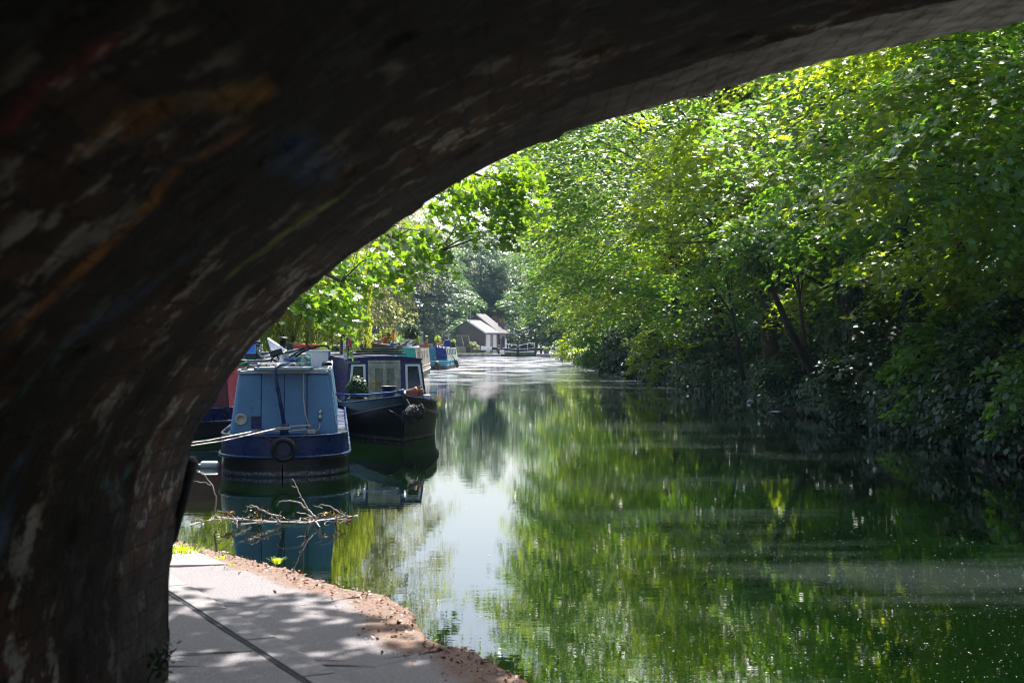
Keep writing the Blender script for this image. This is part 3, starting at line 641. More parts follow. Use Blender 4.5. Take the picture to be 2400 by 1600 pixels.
for i, (x, y, lb) in enumerate([(3.5, 209, 'low dark tree right behind the outbuilding parapet'), (10.5, 207, 'low dark tree behind the right gate handrail'), (18, 203, 'low dark tree behind the seated person'), (-9.5, 204, 'low dark tree behind the cottage ridge'), (-18, 200, 'low dark tree behind the garden wall'), (26, 196, 'low dark tree at the right end of the lock side')]):
    plant('backrow', 'lockside_tree', lb, (x, y, -.6), i * 53, (1.1, 1.0, .85), group='low trees behind the lock', mat=M['leaf_far'])
def leaner(name, label, pts, r0, seed, nsp=26, mat='leaf_syc', cr=(1.3, 1.3, .9)):
    pts = [Vector(p) for p in pts]; b0 = pts[0]; t = thing(name, label, 'tree', tuple(b0), group='slender trees leaning over the water'); rs = np.random.RandomState(seed)
    mb = MB(); rel = [p - b0 for p in pts]; n_ = len(rel); mb.tube(rel, [r0 * (1 - .75 * i / (n_ - 1)) for i in range(n_)], 8)
    top = np.array(rel[-1]); c = top + norm(rs.randn(nsp, 3)) * rs.rand(nsp, 1) ** .5 * np.array(cr) + np.array([0, 0, .5])
    for q in c[:12]:
        k = rel[n_ - 2] if rs.rand() < .5 else rel[-1]; q = Vector(q); mb.tube([k, (k + q) / 2 + Vector((0, 0, .15)), q], [r0 * .3, r0 * .2, .01], 5)
    mb.build('trunk', M['bark'], t, smooth=True)
    pos, nor, dr, sz = sprays(rs, c, c - top, 80, .7, .15); me = leafmesh('crown', pos, nor, dr, sz, MAPLE, M[mat]); o = bpy.data.objects.new('crown', me); C.objects.link(o); o.parent = t
leaner('leaning_tree', 'dark trunk leaning steeply out over the water right of the piling', [P(1925, 905, 41), P(1885, 835, 40), P(1850, 770, 39), P(1815, 690, 38.4), P(1780, 610, 38)], .17, 3)
leaner('slender_tree', 'slim pale stem standing straight behind the leaning trunk', [P(1888, 880, 43), P(1884, 790, 42.6), P(1874, 700, 42.4), P(1866, 600, 42)], .08, 4)
leaner('slender_tree', 'slim pale stem above the timber piling, apart from the leaning trunk', [P(1742, 890, 48), P(1728, 810, 47.6), P(1718, 740, 47), P(1700, 640, 46.5)], .09, 5)
# bushes along the right bank
BG = 'bushes at the water edge'
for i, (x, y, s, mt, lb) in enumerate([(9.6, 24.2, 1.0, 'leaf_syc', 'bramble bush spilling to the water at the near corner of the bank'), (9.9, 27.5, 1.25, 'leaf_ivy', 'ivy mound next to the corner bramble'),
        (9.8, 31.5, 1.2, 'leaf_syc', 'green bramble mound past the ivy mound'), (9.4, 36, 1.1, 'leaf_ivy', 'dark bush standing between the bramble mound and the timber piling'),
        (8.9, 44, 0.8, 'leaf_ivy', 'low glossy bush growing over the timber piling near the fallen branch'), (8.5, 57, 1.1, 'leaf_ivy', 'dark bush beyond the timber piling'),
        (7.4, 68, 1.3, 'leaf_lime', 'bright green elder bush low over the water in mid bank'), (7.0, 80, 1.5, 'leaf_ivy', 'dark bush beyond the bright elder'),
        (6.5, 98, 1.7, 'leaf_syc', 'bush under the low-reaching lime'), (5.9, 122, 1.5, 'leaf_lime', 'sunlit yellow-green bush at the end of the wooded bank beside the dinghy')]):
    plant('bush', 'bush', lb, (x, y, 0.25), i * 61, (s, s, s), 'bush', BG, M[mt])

# ivy and undergrowth on the right slope: one mass
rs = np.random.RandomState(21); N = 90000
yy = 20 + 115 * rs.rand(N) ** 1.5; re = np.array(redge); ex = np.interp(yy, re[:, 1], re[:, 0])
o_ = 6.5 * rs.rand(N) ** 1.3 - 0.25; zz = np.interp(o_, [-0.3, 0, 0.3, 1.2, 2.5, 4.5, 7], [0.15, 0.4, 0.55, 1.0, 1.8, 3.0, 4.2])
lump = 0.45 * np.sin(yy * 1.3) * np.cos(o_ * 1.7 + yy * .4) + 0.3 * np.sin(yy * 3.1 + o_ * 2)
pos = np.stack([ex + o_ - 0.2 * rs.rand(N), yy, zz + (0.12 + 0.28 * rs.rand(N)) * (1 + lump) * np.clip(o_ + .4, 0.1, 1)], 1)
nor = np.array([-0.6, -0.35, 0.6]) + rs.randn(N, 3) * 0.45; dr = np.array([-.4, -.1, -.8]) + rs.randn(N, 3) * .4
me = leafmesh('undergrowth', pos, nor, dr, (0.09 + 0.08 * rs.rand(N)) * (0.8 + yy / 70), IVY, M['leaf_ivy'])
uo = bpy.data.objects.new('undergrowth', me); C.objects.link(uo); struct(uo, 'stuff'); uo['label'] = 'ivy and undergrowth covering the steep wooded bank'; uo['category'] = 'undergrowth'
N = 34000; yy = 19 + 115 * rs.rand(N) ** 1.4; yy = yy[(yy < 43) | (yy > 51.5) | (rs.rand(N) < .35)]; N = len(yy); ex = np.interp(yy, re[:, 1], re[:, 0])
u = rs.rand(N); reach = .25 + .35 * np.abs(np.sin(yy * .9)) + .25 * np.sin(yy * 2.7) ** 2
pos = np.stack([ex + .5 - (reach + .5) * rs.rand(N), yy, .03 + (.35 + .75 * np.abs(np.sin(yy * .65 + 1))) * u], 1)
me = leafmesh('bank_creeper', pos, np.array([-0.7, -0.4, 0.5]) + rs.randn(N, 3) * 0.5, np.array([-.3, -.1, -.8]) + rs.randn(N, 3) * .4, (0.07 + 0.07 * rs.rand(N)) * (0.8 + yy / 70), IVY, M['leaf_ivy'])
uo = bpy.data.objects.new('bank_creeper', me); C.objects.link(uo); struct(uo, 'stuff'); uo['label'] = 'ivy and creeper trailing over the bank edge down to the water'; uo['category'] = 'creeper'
# undergrowth along the left bank behind the boats
N = 26000; yy = 26 + 125 * rs.rand(N); ex = np.interp(yy, [e[1] for e in edge], [e[0] for e in edge]); hgt = 1.1 + 0.8 * np.sin(yy * .5) ** 2
pos = np.stack([ex - 2.2 - 1.6 * rs.rand(N), yy, 0.4 + hgt * rs.rand(N) ** .7 * 1.2], 1); nor = np.array([0.4, -0.5, 0.7]) + rs.randn(N, 3) * .5
me = leafmesh('hedge', pos, nor, rs.randn(N, 3), (0.10 + 0.08 * rs.rand(N)) * (0.9 + yy / 80), LEAF, M['leaf_syc'])
ho = bpy.data.objects.new('hedge', me); C.objects.link(ho); struct(ho, 'stuff'); ho['label'] = 'low green hedge along the towpath behind the moored boats'; ho['category'] = 'hedge'

# ivy hanging in curtains from two trunks
for (x, y, z1, lb) in ((9.9, 40.5, 6.5, 'ivy rope hanging down the shaded trunk above the water line'), (9.6, 33.5, 6.0, 'ivy curtain draped down the near shaded trunk')):
    N = 3600; t = rs.rand(N); a = rs.rand(N) * 6.28; rr_ = 0.16 + 0.22 * np.abs(np.sin(t * 9)) * rs.rand(N)
    pos = np.stack([x - 0.5 * t + rr_ * np.cos(a), y + rr_ * np.sin(a), 0.8 + (z1 - .8) * t], 1)
    me = leafmesh('ivy', pos, np.stack([np.cos(a), np.sin(a), 0.4 + 0 * a], 1) + rs.randn(N, 3) * .3, np.array([0, 0, -1.]) + rs.randn(N, 3) * .3, 0.11 + .06 * rs.rand(N), IVY, M['leaf_ivy'])
    o = bpy.data.objects.new('climbing_ivy', me); C.objects.link(o); tag(o, lb, 'ivy')

# willow
rs = np.random.RandomState(31); P_, N_, D_ = [], [], []
for k in range(420):
    a = rs.rand() * 6.28; r = 3.4 * math.sqrt(rs.rand()); top = 8.4 - 0.26 * r * r + rs.randn() * .3; bot = 1.3 + rs.rand() * 1.6 + (0.8 if rs.rand() < .3 else 0)
    z = np.arange(bot, top, 0.045); n_ = len(z); w_ = 0.15 * np.sin(z * 1.3 + k)
    P_.append(np.stack([r * math.cos(a) + w_ + rs.randn(n_) * .05, r * math.sin(a) + rs.randn(n_) * .05, z], 1))
    N_.append(np.stack([rs.randn(n_), rs.randn(n_), rs.randn(n_) * .3], 1)); D_.append(np.array([0, 0, -1.]) + rs.randn(n_, 3) * .35)
P_, N_, D_ = np.concatenate(P_), np.concatenate(N_), np.concatenate(D_)
me = leafmesh('crown', P_, N_, D_, 0.15 + 0.08 * rs.rand(len(P_)), NARROW * np.array([1.6, 1, 1]), M['leaf_willow'])
tb = limbs(rs, (0, 0, -.3), (0, 0, 6.5), P_[P_[:, 2] > 6], 0.3, 12); tm = bpy.data.meshes.new('trunk'); tm.from_pydata([tuple(v) for v in tb.v], [], tb.f); tm.materials.append(M['bark'])
SRC['willow'] = (me, tm)
plant('willow', 'weeping_willow', 'weeping willow with bright yellow-green strands hanging behind the boats', (-7.8, 49, 0.4), 0, (.85, .85, .85))

# near plane tree: long limbs reaching in from beyond the arch on the towpath side
rs = np.random.RandomState(41)
pts = []
def spr(X, Y, d, n_, s):
    for _ in range(n_):
        p = P(X + rs.randn() * s, Y + rs.randn() * s * .7, d + rs.randn() * 0.8); pts.append(tuple(p))
for a in [(740, 700, 25, 5, 26), (790, 680, 25, 7, 24), (800, 735, 25, 4, 16), (850, 640, 26, 6, 26), (900, 600, 26, 6, 26), (950, 560, 27, 5, 22), (930, 640, 27, 3, 14), (1010, 560, 27, 5, 22), (1040, 610, 27, 2, 12),
          (1060, 480, 28, 6, 24), (1120, 440, 28, 9, 26), (1180, 430, 28, 9, 26), (1230, 400, 28, 6, 24), (1190, 500, 28, 3, 14), (1250, 470, 28, 4, 16), (1190, 560, 28, 1, 6), (1150, 525, 28, 3, 14), (1100, 515, 28, 2, 10), (1085, 440, 28, 5, 16)]: spr(*a)
for _ in range(150):   # the crown above, hidden by the arch but mirrored in the water
    a = rs.rand(3); pts.append((-13 + 10.4 * a[0], 17 + 19 * a[1], 5.2 + 6 * a[2]))
cen = np.array(pts); base = np.array([-10.5, 27, 5]); outv = cen - base
pos, nor, dr, sz = sprays(rs, cen, outv, 58, 0.42, 0.14, flat=0.5, jit=0.6, droop=0.6)
me = leafmesh('crown', pos - np.array([-10.5, 27, .4]), nor, dr, sz, MAPLE, M['leaf_plane'])
tb = MB(); tb.tube([(0, 0, -.3), (.1, 0, 2), (.2, .1, 4), (0, .2, 7), (.3, 0, 9)], [.42, .36, .32, .24, .12], 10)
L0 = Vector((-10.5, 27, .4))
mains = [[P(720, 620, 25), P(800, 660, 25), P(800, 740, 25)], [P(800, 480, 26), P(920, 560, 26.5), P(1030, 590, 27)], [P(900, 330, 27), P(1080, 400, 28), P(1240, 440, 28)]]
for mpts in mains:
    s = Vector((0.2, .1, 4.2)); e = [p - L0 for p in mpts]; tb.tube([s, s * .5 + e[0] * .5 + Vector((0, 0, .8)), e[0], e[1], e[2]], [.14, .09, .05, .03, .012], 6)
segp = [p for mp in mains for p in (mp[0] * .5 + mp[1] * .5, mp[1], mp[1] * .5 + mp[2] * .5, mp[2])]
for c in cen[:85]:
    c = Vector(c); q = min(segp, key=lambda p: (p - c).length); mm = (q + c) / 2 + Vector((0, 0, .12)); tb.tube([q - L0, mm - L0, c - L0], [.018, .012, .006], 4)
tm = bpy.data.meshes.new('trunk'); tm.from_pydata([tuple(v) for v in tb.v], [], tb.f); tm.materials.append(M['bark'])
SRC['plane'] = (me, tm)
plant('plane', 'plane_tree', 'plane tree on the towpath side with large lobed leaves hanging below the arch', L0)

# ------------------------------------------------------------------ narrowboats
def fbow(t, p=2.5): t = min(max(t, 0), 1); return (1 - (1 - t) ** p) ** 0.95
def fround(t): t = min(max(t, 0), 1); return (1 - (1 - t) ** 2.3) ** (1 / 2.3)
def narrowboat(label, loc, head, L, near, m_low, m_up, zg=0.62, zs=0.32, hw=1.05, bow_rise=0.3, group=None, m_deck=None, name='narrowboat', low_name='hull'):
    t = thing(name, label, 'narrowboat', (loc[0], loc[1], 0), (0, 0, R(-head)), group)
    lb = 3.6; ls = 1.25
    def fw(v):
        a = fbow(v / lb) if near == 'bow' else fround(v / ls)
        b_ = fround((L - v) / ls) if near == 'bow' else fbow((L - v) / lb)
        return hw * min(a, b_)
    def rise(v, k):
        tb_ = (v if near == 'bow' else L - v) / 3.4
        return k * max(0, 1 - tb_) ** 1.7
    vs_ = [0, .0006, .0025, .008, .02, .05, .1, .17, .26, .38, .52, .7, .95, 1.3, 1.7, 2.1, 2.6, 3.1, 3.6]; vs_ = vs_ + [3.6 + (L - 7.2) * i / 6 for i in range(1, 6)] + [L - x for x in reversed(vs_)]
    low, up, st = [], [], []
    for v in vs_:
        w = max(fw(v), 0.012 if near == 'bow' else 0.0005); a = rise(v, 1)
        # the waterline is finer and set back under the bow
        dv = 0.35 * a if near == 'bow' else -0.35 * a
        gz, sz = zg + bow_rise * a, zs + bow_rise * 1.65 * a
        wl = w * (1 - 0.22 * a) - 0.02
        prof = [(w, v, sz), (w * 0.985 - .01, v, sz - .06), (max(wl * (1 - .1 * a), .01), v + dv * .5, sz * .45), (max(wl, .01) * (1 - .25 * a), v + dv, 0.0), (max(wl, .01) * (1 - .3 * a), v + dv, -0.35)]
        low.append([(-p[0], p[1], p[2]) for p in prof] + [p for p in reversed(prof)])
        up.append(((-w, v, sz), (-w * 0.975, v, gz), (w * 0.975, v, gz), (w, v, sz)))
        st.append((w + 0.012, v, sz))
    MB().loft(low).build(low_name, m_low, t, smooth=True)
    mb = MB(); mb.loft([u[:2] for u in up]); mb.loft([u[2:] for u in up])
    mb.build('bulwark', m_up, t, smooth=True)
    mb = MB(); mb.loop([(-x, y, z) for x, y, z in st] + [p for p in reversed(st)], 0.028, 6); mb.build('rubbing_strake', m_up, t, smooth=True)
    g = [(u[1], u[2]) for u in up]
    mb = MB(); mb.loop([a for a, _ in g] + [b2 for _, b2 in reversed(g)], 0.022, 6); mb.build('gunwale', m_deck or m_up, t, smooth=True)
    mb = MB(); mb.loft([[(a[0] * .98, a[1], a[2] - .05), (b2[0] * .98, b2[1], b2[2] - .05)] for a, b2 in g]); mb.build('deck', m_deck or m_up, t)
    return t
def cabin(t, v0, v1, hb, ht, z0, z1, s0, s1, mat, roofmat, camber=0.07, over=0.03, bevel=0.04, endmat=None):
    mb = MB(); a = [(-hb, v0, z0), (hb, v0, z0), (hb, v1, z0), (-hb, v1, z0)]; tt = [(-ht, v0 + s0, z1), (ht, v0 + s0, z1), (ht, v1 - s1, z1), (-ht, v1 - s1, z1)]
    mb.add(a + tt, [(3, 2, 1, 0), (4, 5, 6, 7), (0, 1, 5, 4), (1, 2, 6, 5), (2, 3, 7, 6), (3, 0, 4, 7)])
    c = mb.build('cabin', mat, t, bevel=bevel)
    secs = []
    for v in (v0 + s0 - over, v0 + s0 + .02, (v0 + v1) / 2, v1 - s1 + over):
        row = []
        for k in range(11):
            x = -1 + 2 * k / 10; row.append((x * (ht + over * .6), v, z1 + 0.012 + camber * (1 - x * x)))
        row += [(p[0], p[1], p[2] - 0.035 if abs(p[0]) > ht * .9 else z1 - .02) for p in reversed(row)]
        secs.append(row)
    mb = MB(); mb.loft(secs, closed=True); mb.f.append(tuple(range(22))); mb.f.append(tuple(66 + k for k in reversed(range(22))))
    mb.build('roof', roofmat, t)
    return c
def side_window(t, v, w, h, zc, hb, ht, z0, z1, frame, glass=None, side=1, name='window'):
    """framed window lying on the sloping cabin side"""
    def pt(vv, z, off): 
        f = (z - z0) / (z1 - z0); return (side * (hb + (ht - hb) * f + off), vv, z)
    mb = MB(); fr = 0.04
    for (va, vb, za, zb) in ((v - w/2 - fr, v + w/2 + fr, zc + h/2, zc + h/2 + fr), (v - w/2 - fr, v + w/2 + fr, zc - h/2 - fr, zc - h/2), (v - w/2 - fr, v - w/2, zc - h/2, zc + h/2), (v + w/2, v + w/2 + fr, zc - h/2, zc + h/2)):
        mb.poly([pt(va, za, .003), pt(vb, za, .003), pt(vb, zb, .003), pt(va, zb, .003)], (side * 0.02, 0, 0))
    f = mb.build(name, frame, t)
    MB().poly([pt(v - w/2, zc - h/2, .002), pt(v + w/2, zc - h/2, .002), pt(v + w/2, zc + h/2, .002), pt(v - w/2, zc + h/2, .002)], (side * 0.008, 0, 0)).build('pane', glass or M['glass'], f)
def endpt(x, f, v0, s0, z0, z1, off=0.0): return (x, v0 + s0 * f - off, z0 + (z1 - z0) * f)
def endpoly(pts, v0, s0, z0, z1, off, th):
    return MB().poly([endpt(x, f, v0, s0, z0, z1, off) for x, f in pts], (0, -th, 0))

# ---- the pale blue boat, stern towards us
B1 = narrowboat('pale blue narrowboat with a royal blue stern, nearest the arch, clutter on its roof', (-3.60, 22.3), -7.0, 14, 'stern', M['black_pale_line'], M['royal'], zg=.64, zs=.31)
b1 = dict(v0=.60, s0=.16, z0=.60, z1=1.63)
cabin(B1, .60, 11.5, .87, .735, .60, 1.63, .16, .3, M['blue_cabin'], M['blue_roof'], camber=.05, bevel=.07)
for xs in ((-.355, .0), (.012, .36)):
    endpoly([(xs[0], .04), (xs[1], .04), (xs[1], .985), (xs[0], .985)], **b1, off=.006, th=.012).build('stern_door', M['blue_cabin'], B1, bevel=.004)
MB().box((-.0, .62, 1.70), (.78, .5, .05)).build('sliding_hatch', M['blue_roof'], B1, bevel=.015)
for sx in (-.44, .44): MB().box((sx, .80, 1.695), (.05, .9, .05)).build('hatch_runner', M['blue_cabin'], B1, bevel=.01)
for sx in (-.80, .80):
    mb = MB(); mb.tube([(sx * .91, .62, 1.66), (sx * .91, 4, 1.66), (sx * .91, 11, 1.66)], .022, 6); mb.build('handrail', M['blue_roof'], B1, smooth=True)
q = endpoly([(-.70, .20), (-.57, .20), (-.57, .37), (-.70, .37)], **b1, off=.004, th=.012)
x_, y_, z_ = endpt(-.68, .27, .60, .16, .6, 1.63, .0)
mb = MB().lathe([(.095, 0), (.10, .02), (.085, .035), (.055, .03), (.05, .01)], (x_, y_ - .005, z_), 20, rot=(R(90), 0, 0)); mb.build('round_vent', M['cream'], B1, smooth=True)
endpoly([(-.52, .13), (-.35, .13), (-.35, .32), (-.52, .32)], **b1, off=.004, th=.012).build('grille', M['navy'], B1)
mb = MB(); q0 = endpt(.58, .33, **b1, off=.02); mb.lathe([(.012, -.10), (.03, -.08), (.035, -.02), (.022, 0), (.03, .02), (.035, .06), (.015, .09)], q0, 12)
mb.build('shore_power_plug', M['steel'], B1, smooth=True)
for sx in (-.362, .0055, .368): endpoly([(sx - .006, .03), (sx + .006, .03), (sx + .006, .99), (sx - .006, .99)], **b1, off=.012, th=.010).build('door_seam', M['navy'], B1)
# swan-neck tiller rising from the rudder post
mb = MB(); mb.tube([(.0 + .02, .22, .62), (.02, .22, .83)], .075, 12); mb.build('rudder_post', M['royal'], B1, smooth=True)
tp = [(.02, .22, .80), (-.01, .20, 1.0), (-.09, .15, 1.45), (-.12, .14, 1.62), (-.115, .17, 1.70), (-.08, .24, 1.745), (-.02, .40, 1.76), (.06, .55, 1.765)]
mb = MB(); mb.tube(tp, .031, 10); mb.build('tiller', M['royal'], B1, smooth=True)
for sx, sy in ((-.36, .24), (.44, .24)):
    mb = MB(); mb.lathe([(.05, 0), (.045, .02), (.038, .05), (.04, .12), (.062, .13), (.062, .155), (.0, .16)], (sx, sy, .60), 14); mb.build('mooring_dolly', M['royal'], B1, smooth=True)
# rope coiled over the dollies, button fender ring
mb = MB(); mb.loop([(.02 + .16 * math.cos(a), -.09 - .03 * math.sin(a), .44 + .16 * math.sin(a)) for a in np.linspace(0, 2 * math.pi, 24, endpoint=False)], .042, 8)
for sx in (-.16, .2): mb.tube([(sx * 1.9, .04, .66), (sx * 1.3, -.05, .60), (sx * .8, -.07, .55)], .014, 5)
fd = mb.build('ring_fender', M['rubber'], None, smooth=True); fd.matrix_world = B1.matrix_basis
fd.location = B1.location; fd.rotation_euler = B1.rotation_euler; tag(fd, 'black ring fender hanging on the stern of the pale blue boat', 'fender')
def w1(p): 
    m4 = Matrix.Translation(B1.location) @ B1.rotation_euler.to_matrix().to_4x4(); return m4 @ Vector(p)
mb = MB(); dA = w1((-.36, .24, .73)); dB = w1((.44, .24, .74)); dC = w1((.02, .22, .78))
far = P(330, 1062, 17.0); far2 = P(330, 1052, 17.2)
mb.tube([dA, dA * .5 + far2 * .5 + Vector((0, 0, -.03)), far2], .011, 5)
tag(mb.build('mooring_line', M['rope'], smooth=True), 'upper pale mooring line from the blue stern to the towpath', 'rope')
mb = MB(); mb.tube([dC, dC * .5 + far * .5 + Vector((0, 0, -.04)), far], .011, 5)
for r_, zz_ in ((.06, 0), (.065, .02)): mb.loop([dC + Vector((.09 * math.cos(a), .09 * math.sin(a), -.03 + zz_)) for a in np.linspace(0, 6.28, 14, endpoint=False)], .013, 5)
tag(mb.build('mooring_line', M['rope'], smooth=True), 'lower pale mooring line from the blue stern to the towpath', 'rope')
mb = MB(); mb.tube([dA, dA * .5 + dB * .5 + Vector((0, -.05, -.03)), dB], .014, 5); mb.tube([dC, dB + Vector((0, 0, .06))], .012, 5)
for dd in (dA, dB):
    for k in range(3): mb.loop([dd + Vector((.06 * math.cos(a), .06 * math.sin(a), -.06 + .024 * k)) for a in np.linspace(0, 6.28, 14, endpoint=False)], .014, 5)
tag(mb.build('mooring_rope', M['rope'], smooth=True), 'pale rope wound round the two mooring dollies of the blue stern', 'rope')
# power cable
mb = MB(); c_ = [endpt(.31, 1.04, **b1, off=.03), endpt(.31, .95, **b1, off=.025), endpt(.31, .6, **b1, off=.02), endpt(.34, .35, **b1, off=.025), endpt(.41, .12, **b1, off=.03), endpt(.49, .07, **b1, off=.04), endpt(.56, .12, **b1, off=.04), endpt(.58, .2, **b1, off=.03)]
mb.tube([w1(c) for c in c_], .011, 5); tag(mb.build('power_cable', M['rope'], smooth=True), 'thin grey power cable looping down the pale blue cabin end to the plug', 'cable')

# ---- side fenders afloat at the left
fb = thing('fender', 'pale grey sausage fender floating beside the blue stern', 'fender', tuple(P(492, 1090, 24.0)))
mb = MB(); mb.lathe([(.02, -.16), (.06, -.15), (.075, -.11), (.075, .11), (.06, .15), (.02, .16)], (0, 0, 0), 14, rot=(0, R(90), 0)); mb.build('body', M['plastic_white'], fb, smooth=True)
mb = MB().lathe([(.02, -.26), (.03, -.2), (.025, -.15)], (0, 0, 0), 8, rot=(0, R(90), 0)); mb.build('eyelet', M['plastic_white'], fb, smooth=True)

# ---- the dark blue boat, bow towards us
B2 = narrowboat('dark blue narrowboat, black bow towards us, with a weathered wooden front door', (-2.25, 29.8), -11.3, 16, 'bow', M['black_pale_line'], M['black'], zg=.72, zs=.38, bow_rise=.26, m_deck=M['navy'], hw=1.12)
c2 = dict(v0=3.55, s0=.22, z0=.55, z1=1.70)
cabin(B2, 3.55, 14.5, .99, .86, .55, 1.70, .22, .3, M['navy'], M['navy'], camber=.07, bevel=.03)
def e2(pts, off, th, name, mat, par=None, bev=0): return endpoly(pts, **c2, off=off, th=th).build(name, mat, par or B2, bevel=bev)
dr_ = e2([(-.35, .06), (.29, .06), (.29, .93), (-.35, .93)], .01, .02, 'front_door', M['oldwood'])
for x0_, x1_ in ((-.41, -.351), (.291, .35)): e2([(x0_, .02), (x1_, .02), (x1_, .98), (x0_, .98)], .012, .035, 'door_jamb', M['oldwood_pale'])
e2([(-.35, .932), (.29, .932), (.29, .98), (-.35, .98)], .012, .035, 'door_lintel', M['oldwood_pale'])
for (xa, xb) in ((-.35, -.25), (-.07, .02), (.20, .29)):
    e2([(xa, .08), (xb, .08), (xb, .92), (xa, .92)], .032, .018, 'stile', M['oldwood_pale'], dr_)
for (fa, fb_) in ((.08, .14), (.30, .38), (.82, .92)):
    for (xa, xb) in ((-.248, -.072), (.022, .198)): e2([(xa, fa), (xb, fa), (xb, fb_), (xa, fb_)], .032, .018, 'rail', M['oldwood_pale'], dr_)
e2([(-.325, .42), (-.285, .42), (-.285, .60), (-.325, .60)], .051, .01, 'lock_plate', M['brass'], dr_)
mb = MB(); mb.tube([endpt(-.305, .53, **c2, off=.06), endpt(-.305, .53, **c2, off=.10), endpt(-.25, .53, **c2, off=.11)], .012, 6); mb.build('door_handle', M['brass'], dr_)
for wi, poly in enumerate([[(-.90, .08), (-.47, .08), (-.47, .90), (-.80, .90)], [(.47, .08), (.92, .08), (.82, .90), (.47, .90)]]):
    fr = .05; cx = sum(p[0] for p in poly) / 4
    inn = [(p[0] + (fr if p[0] < cx else -fr), p[1] + (.04 if p[1] < .5 else -.04)) for p in poly]
    mb = MB()
    for k in range(4):
        a, b_, c3, d3 = poly[k], poly[(k + 1) % 4], inn[(k + 1) % 4], inn[k]
        mb.poly([endpt(*p, **c2, off=.012) for p in (a, b_, c3, d3)], (0, -.03, 0))
    f = mb.build('window', M['white'], B2); e2(inn, .006, .008, 'pane', M['glass'], f)
e2([(-.86, .92), (-.60, .93), (-.60, .975), (-.86, .965)], .02, .05, 'headlamp', M['greybox'])
for v in (1.2, 3.6, 6.0, 8.5): side_window(B2, 3.55 + v, .8, .4, 1.3, .99, .86, .55, 1.70, M['white'])
mb = MB(); mb.tube([(0, .02, .62), (0, -.0, .98), (0, .05, 1.06)], .05, 8); mb.build('stem_post', M['black'], B2, smooth=True)
mb = MB(); mb.tube([(-.03, .12, 1.0), (-.03, .10, 1.12)], .04, 10); mb.tube([(-.16, .11, 1.07), (.10, .11, 1.07)], .022, 8); mb.build('bow_bollard', M['navy'], B2, smooth=True)
def w2(p): return (Matrix.Translation(B2.location) @ B2.rotation_euler.to_matrix().to_4x4()) @ Vector(p)
# rope bow fender, shaggy
rs = np.random.RandomState(8); mb = MB()
for k in range(260):
    a = rs.rand() * 6.28; u = rs.rand(); cx, cy, cz = .16 + .06 * rs.randn() * .4, -.14, .66 - .30 * u
    rad = .20 * math.sin(math.pi * (0.15 + .8 * u)); p0 = Vector((.04 + (.22 * (1 - u)) + rad * math.cos(a), -.14 + rad * math.sin(a) * .75, .80 - .34 * u + rs.randn() * .02))
    p1 = p0 + Vector((.035 * math.cos(a + 1), .03 * math.sin(a + 1), -.035)); p2 = p1 + Vector((.03 * math.cos(a - 1), .02, -.03)); mb.tube([p0, p1, p2], .017, 4)
mb.lathe([(.03, -.20), (.14, -.12), (.17, 0), (.13, .12), (.04, .18)], (.13, -.13, .62), 12, rot=(0, R(28), 0))
mb.tube([(.1, -.1, .78), (.0, .02, .98)], .018, 5); mb.tube([(-.02, -.14, .48), (-.16, -.06, .60), (-.32, .02, .68)], .014, 5)
o = mb.build('bow_fender', M['rope_dark']); o.location = B2.location; o.rotation_euler = B2.rotation_euler; tag(o, 'shaggy dark rope fender hanging from the black bow', 'fender')
# things on the foredeck
def deck_item(name, label, cat, p, rot=(0, 0, 0)): return thing(name, label, cat, tuple(p), rot)
t = deck_item('flue_bucket', 'black bucket upturned on the foredeck in front of the wooden door', 'bucket', w2((-.12, 1.9, .84)))
mb = MB().lathe([(.17, 0), (.17, .02), (.125, .03), (.125, .07), (.16, .26), (.175, .265), (.175, .29), (.15, .29), (.14, .27)], n=24); mb.build('body', M['rubber'], t, smooth=True)
t = deck_item('terracotta_pot', 'terracotta pot lying on its side on the black foredeck, dry plant spilling out', 'plant pot', w2((.33, 1.6, .97)), (0, R(82), R(12)))
mb = MB().lathe([(.075, -.2), (.085, -.19), (.12, .10), (.135, .10), (.135, .15), (.12, .15), (.11, .12)], n=20); mb.build('pot', M['terracotta'], t, smooth=True)
mb = MB()
for k in range(40):
    a = rs.rand() * 6.28; mb.tube([(.05 * math.cos(a), .05 * math.sin(a), .1), (.1 * math.cos(a), .1 * math.sin(a), .17 + .1 * rs.rand()), (.13 * math.cos(a + .5), .13 * math.sin(a + .5), .2 + .1 * rs.rand())], .012, 4)
mb.build('dry_plant', M['wood'], t)
t = deck_item('white_tub', 'shallow white tub behind the fallen terracotta pot', 'tub', w2((.62, 1.9, .80))); MB().box((0, 0, .07), (.34, .22, .13), taper=1.1).build('body', M['plastic_white'], t, bevel=.015)
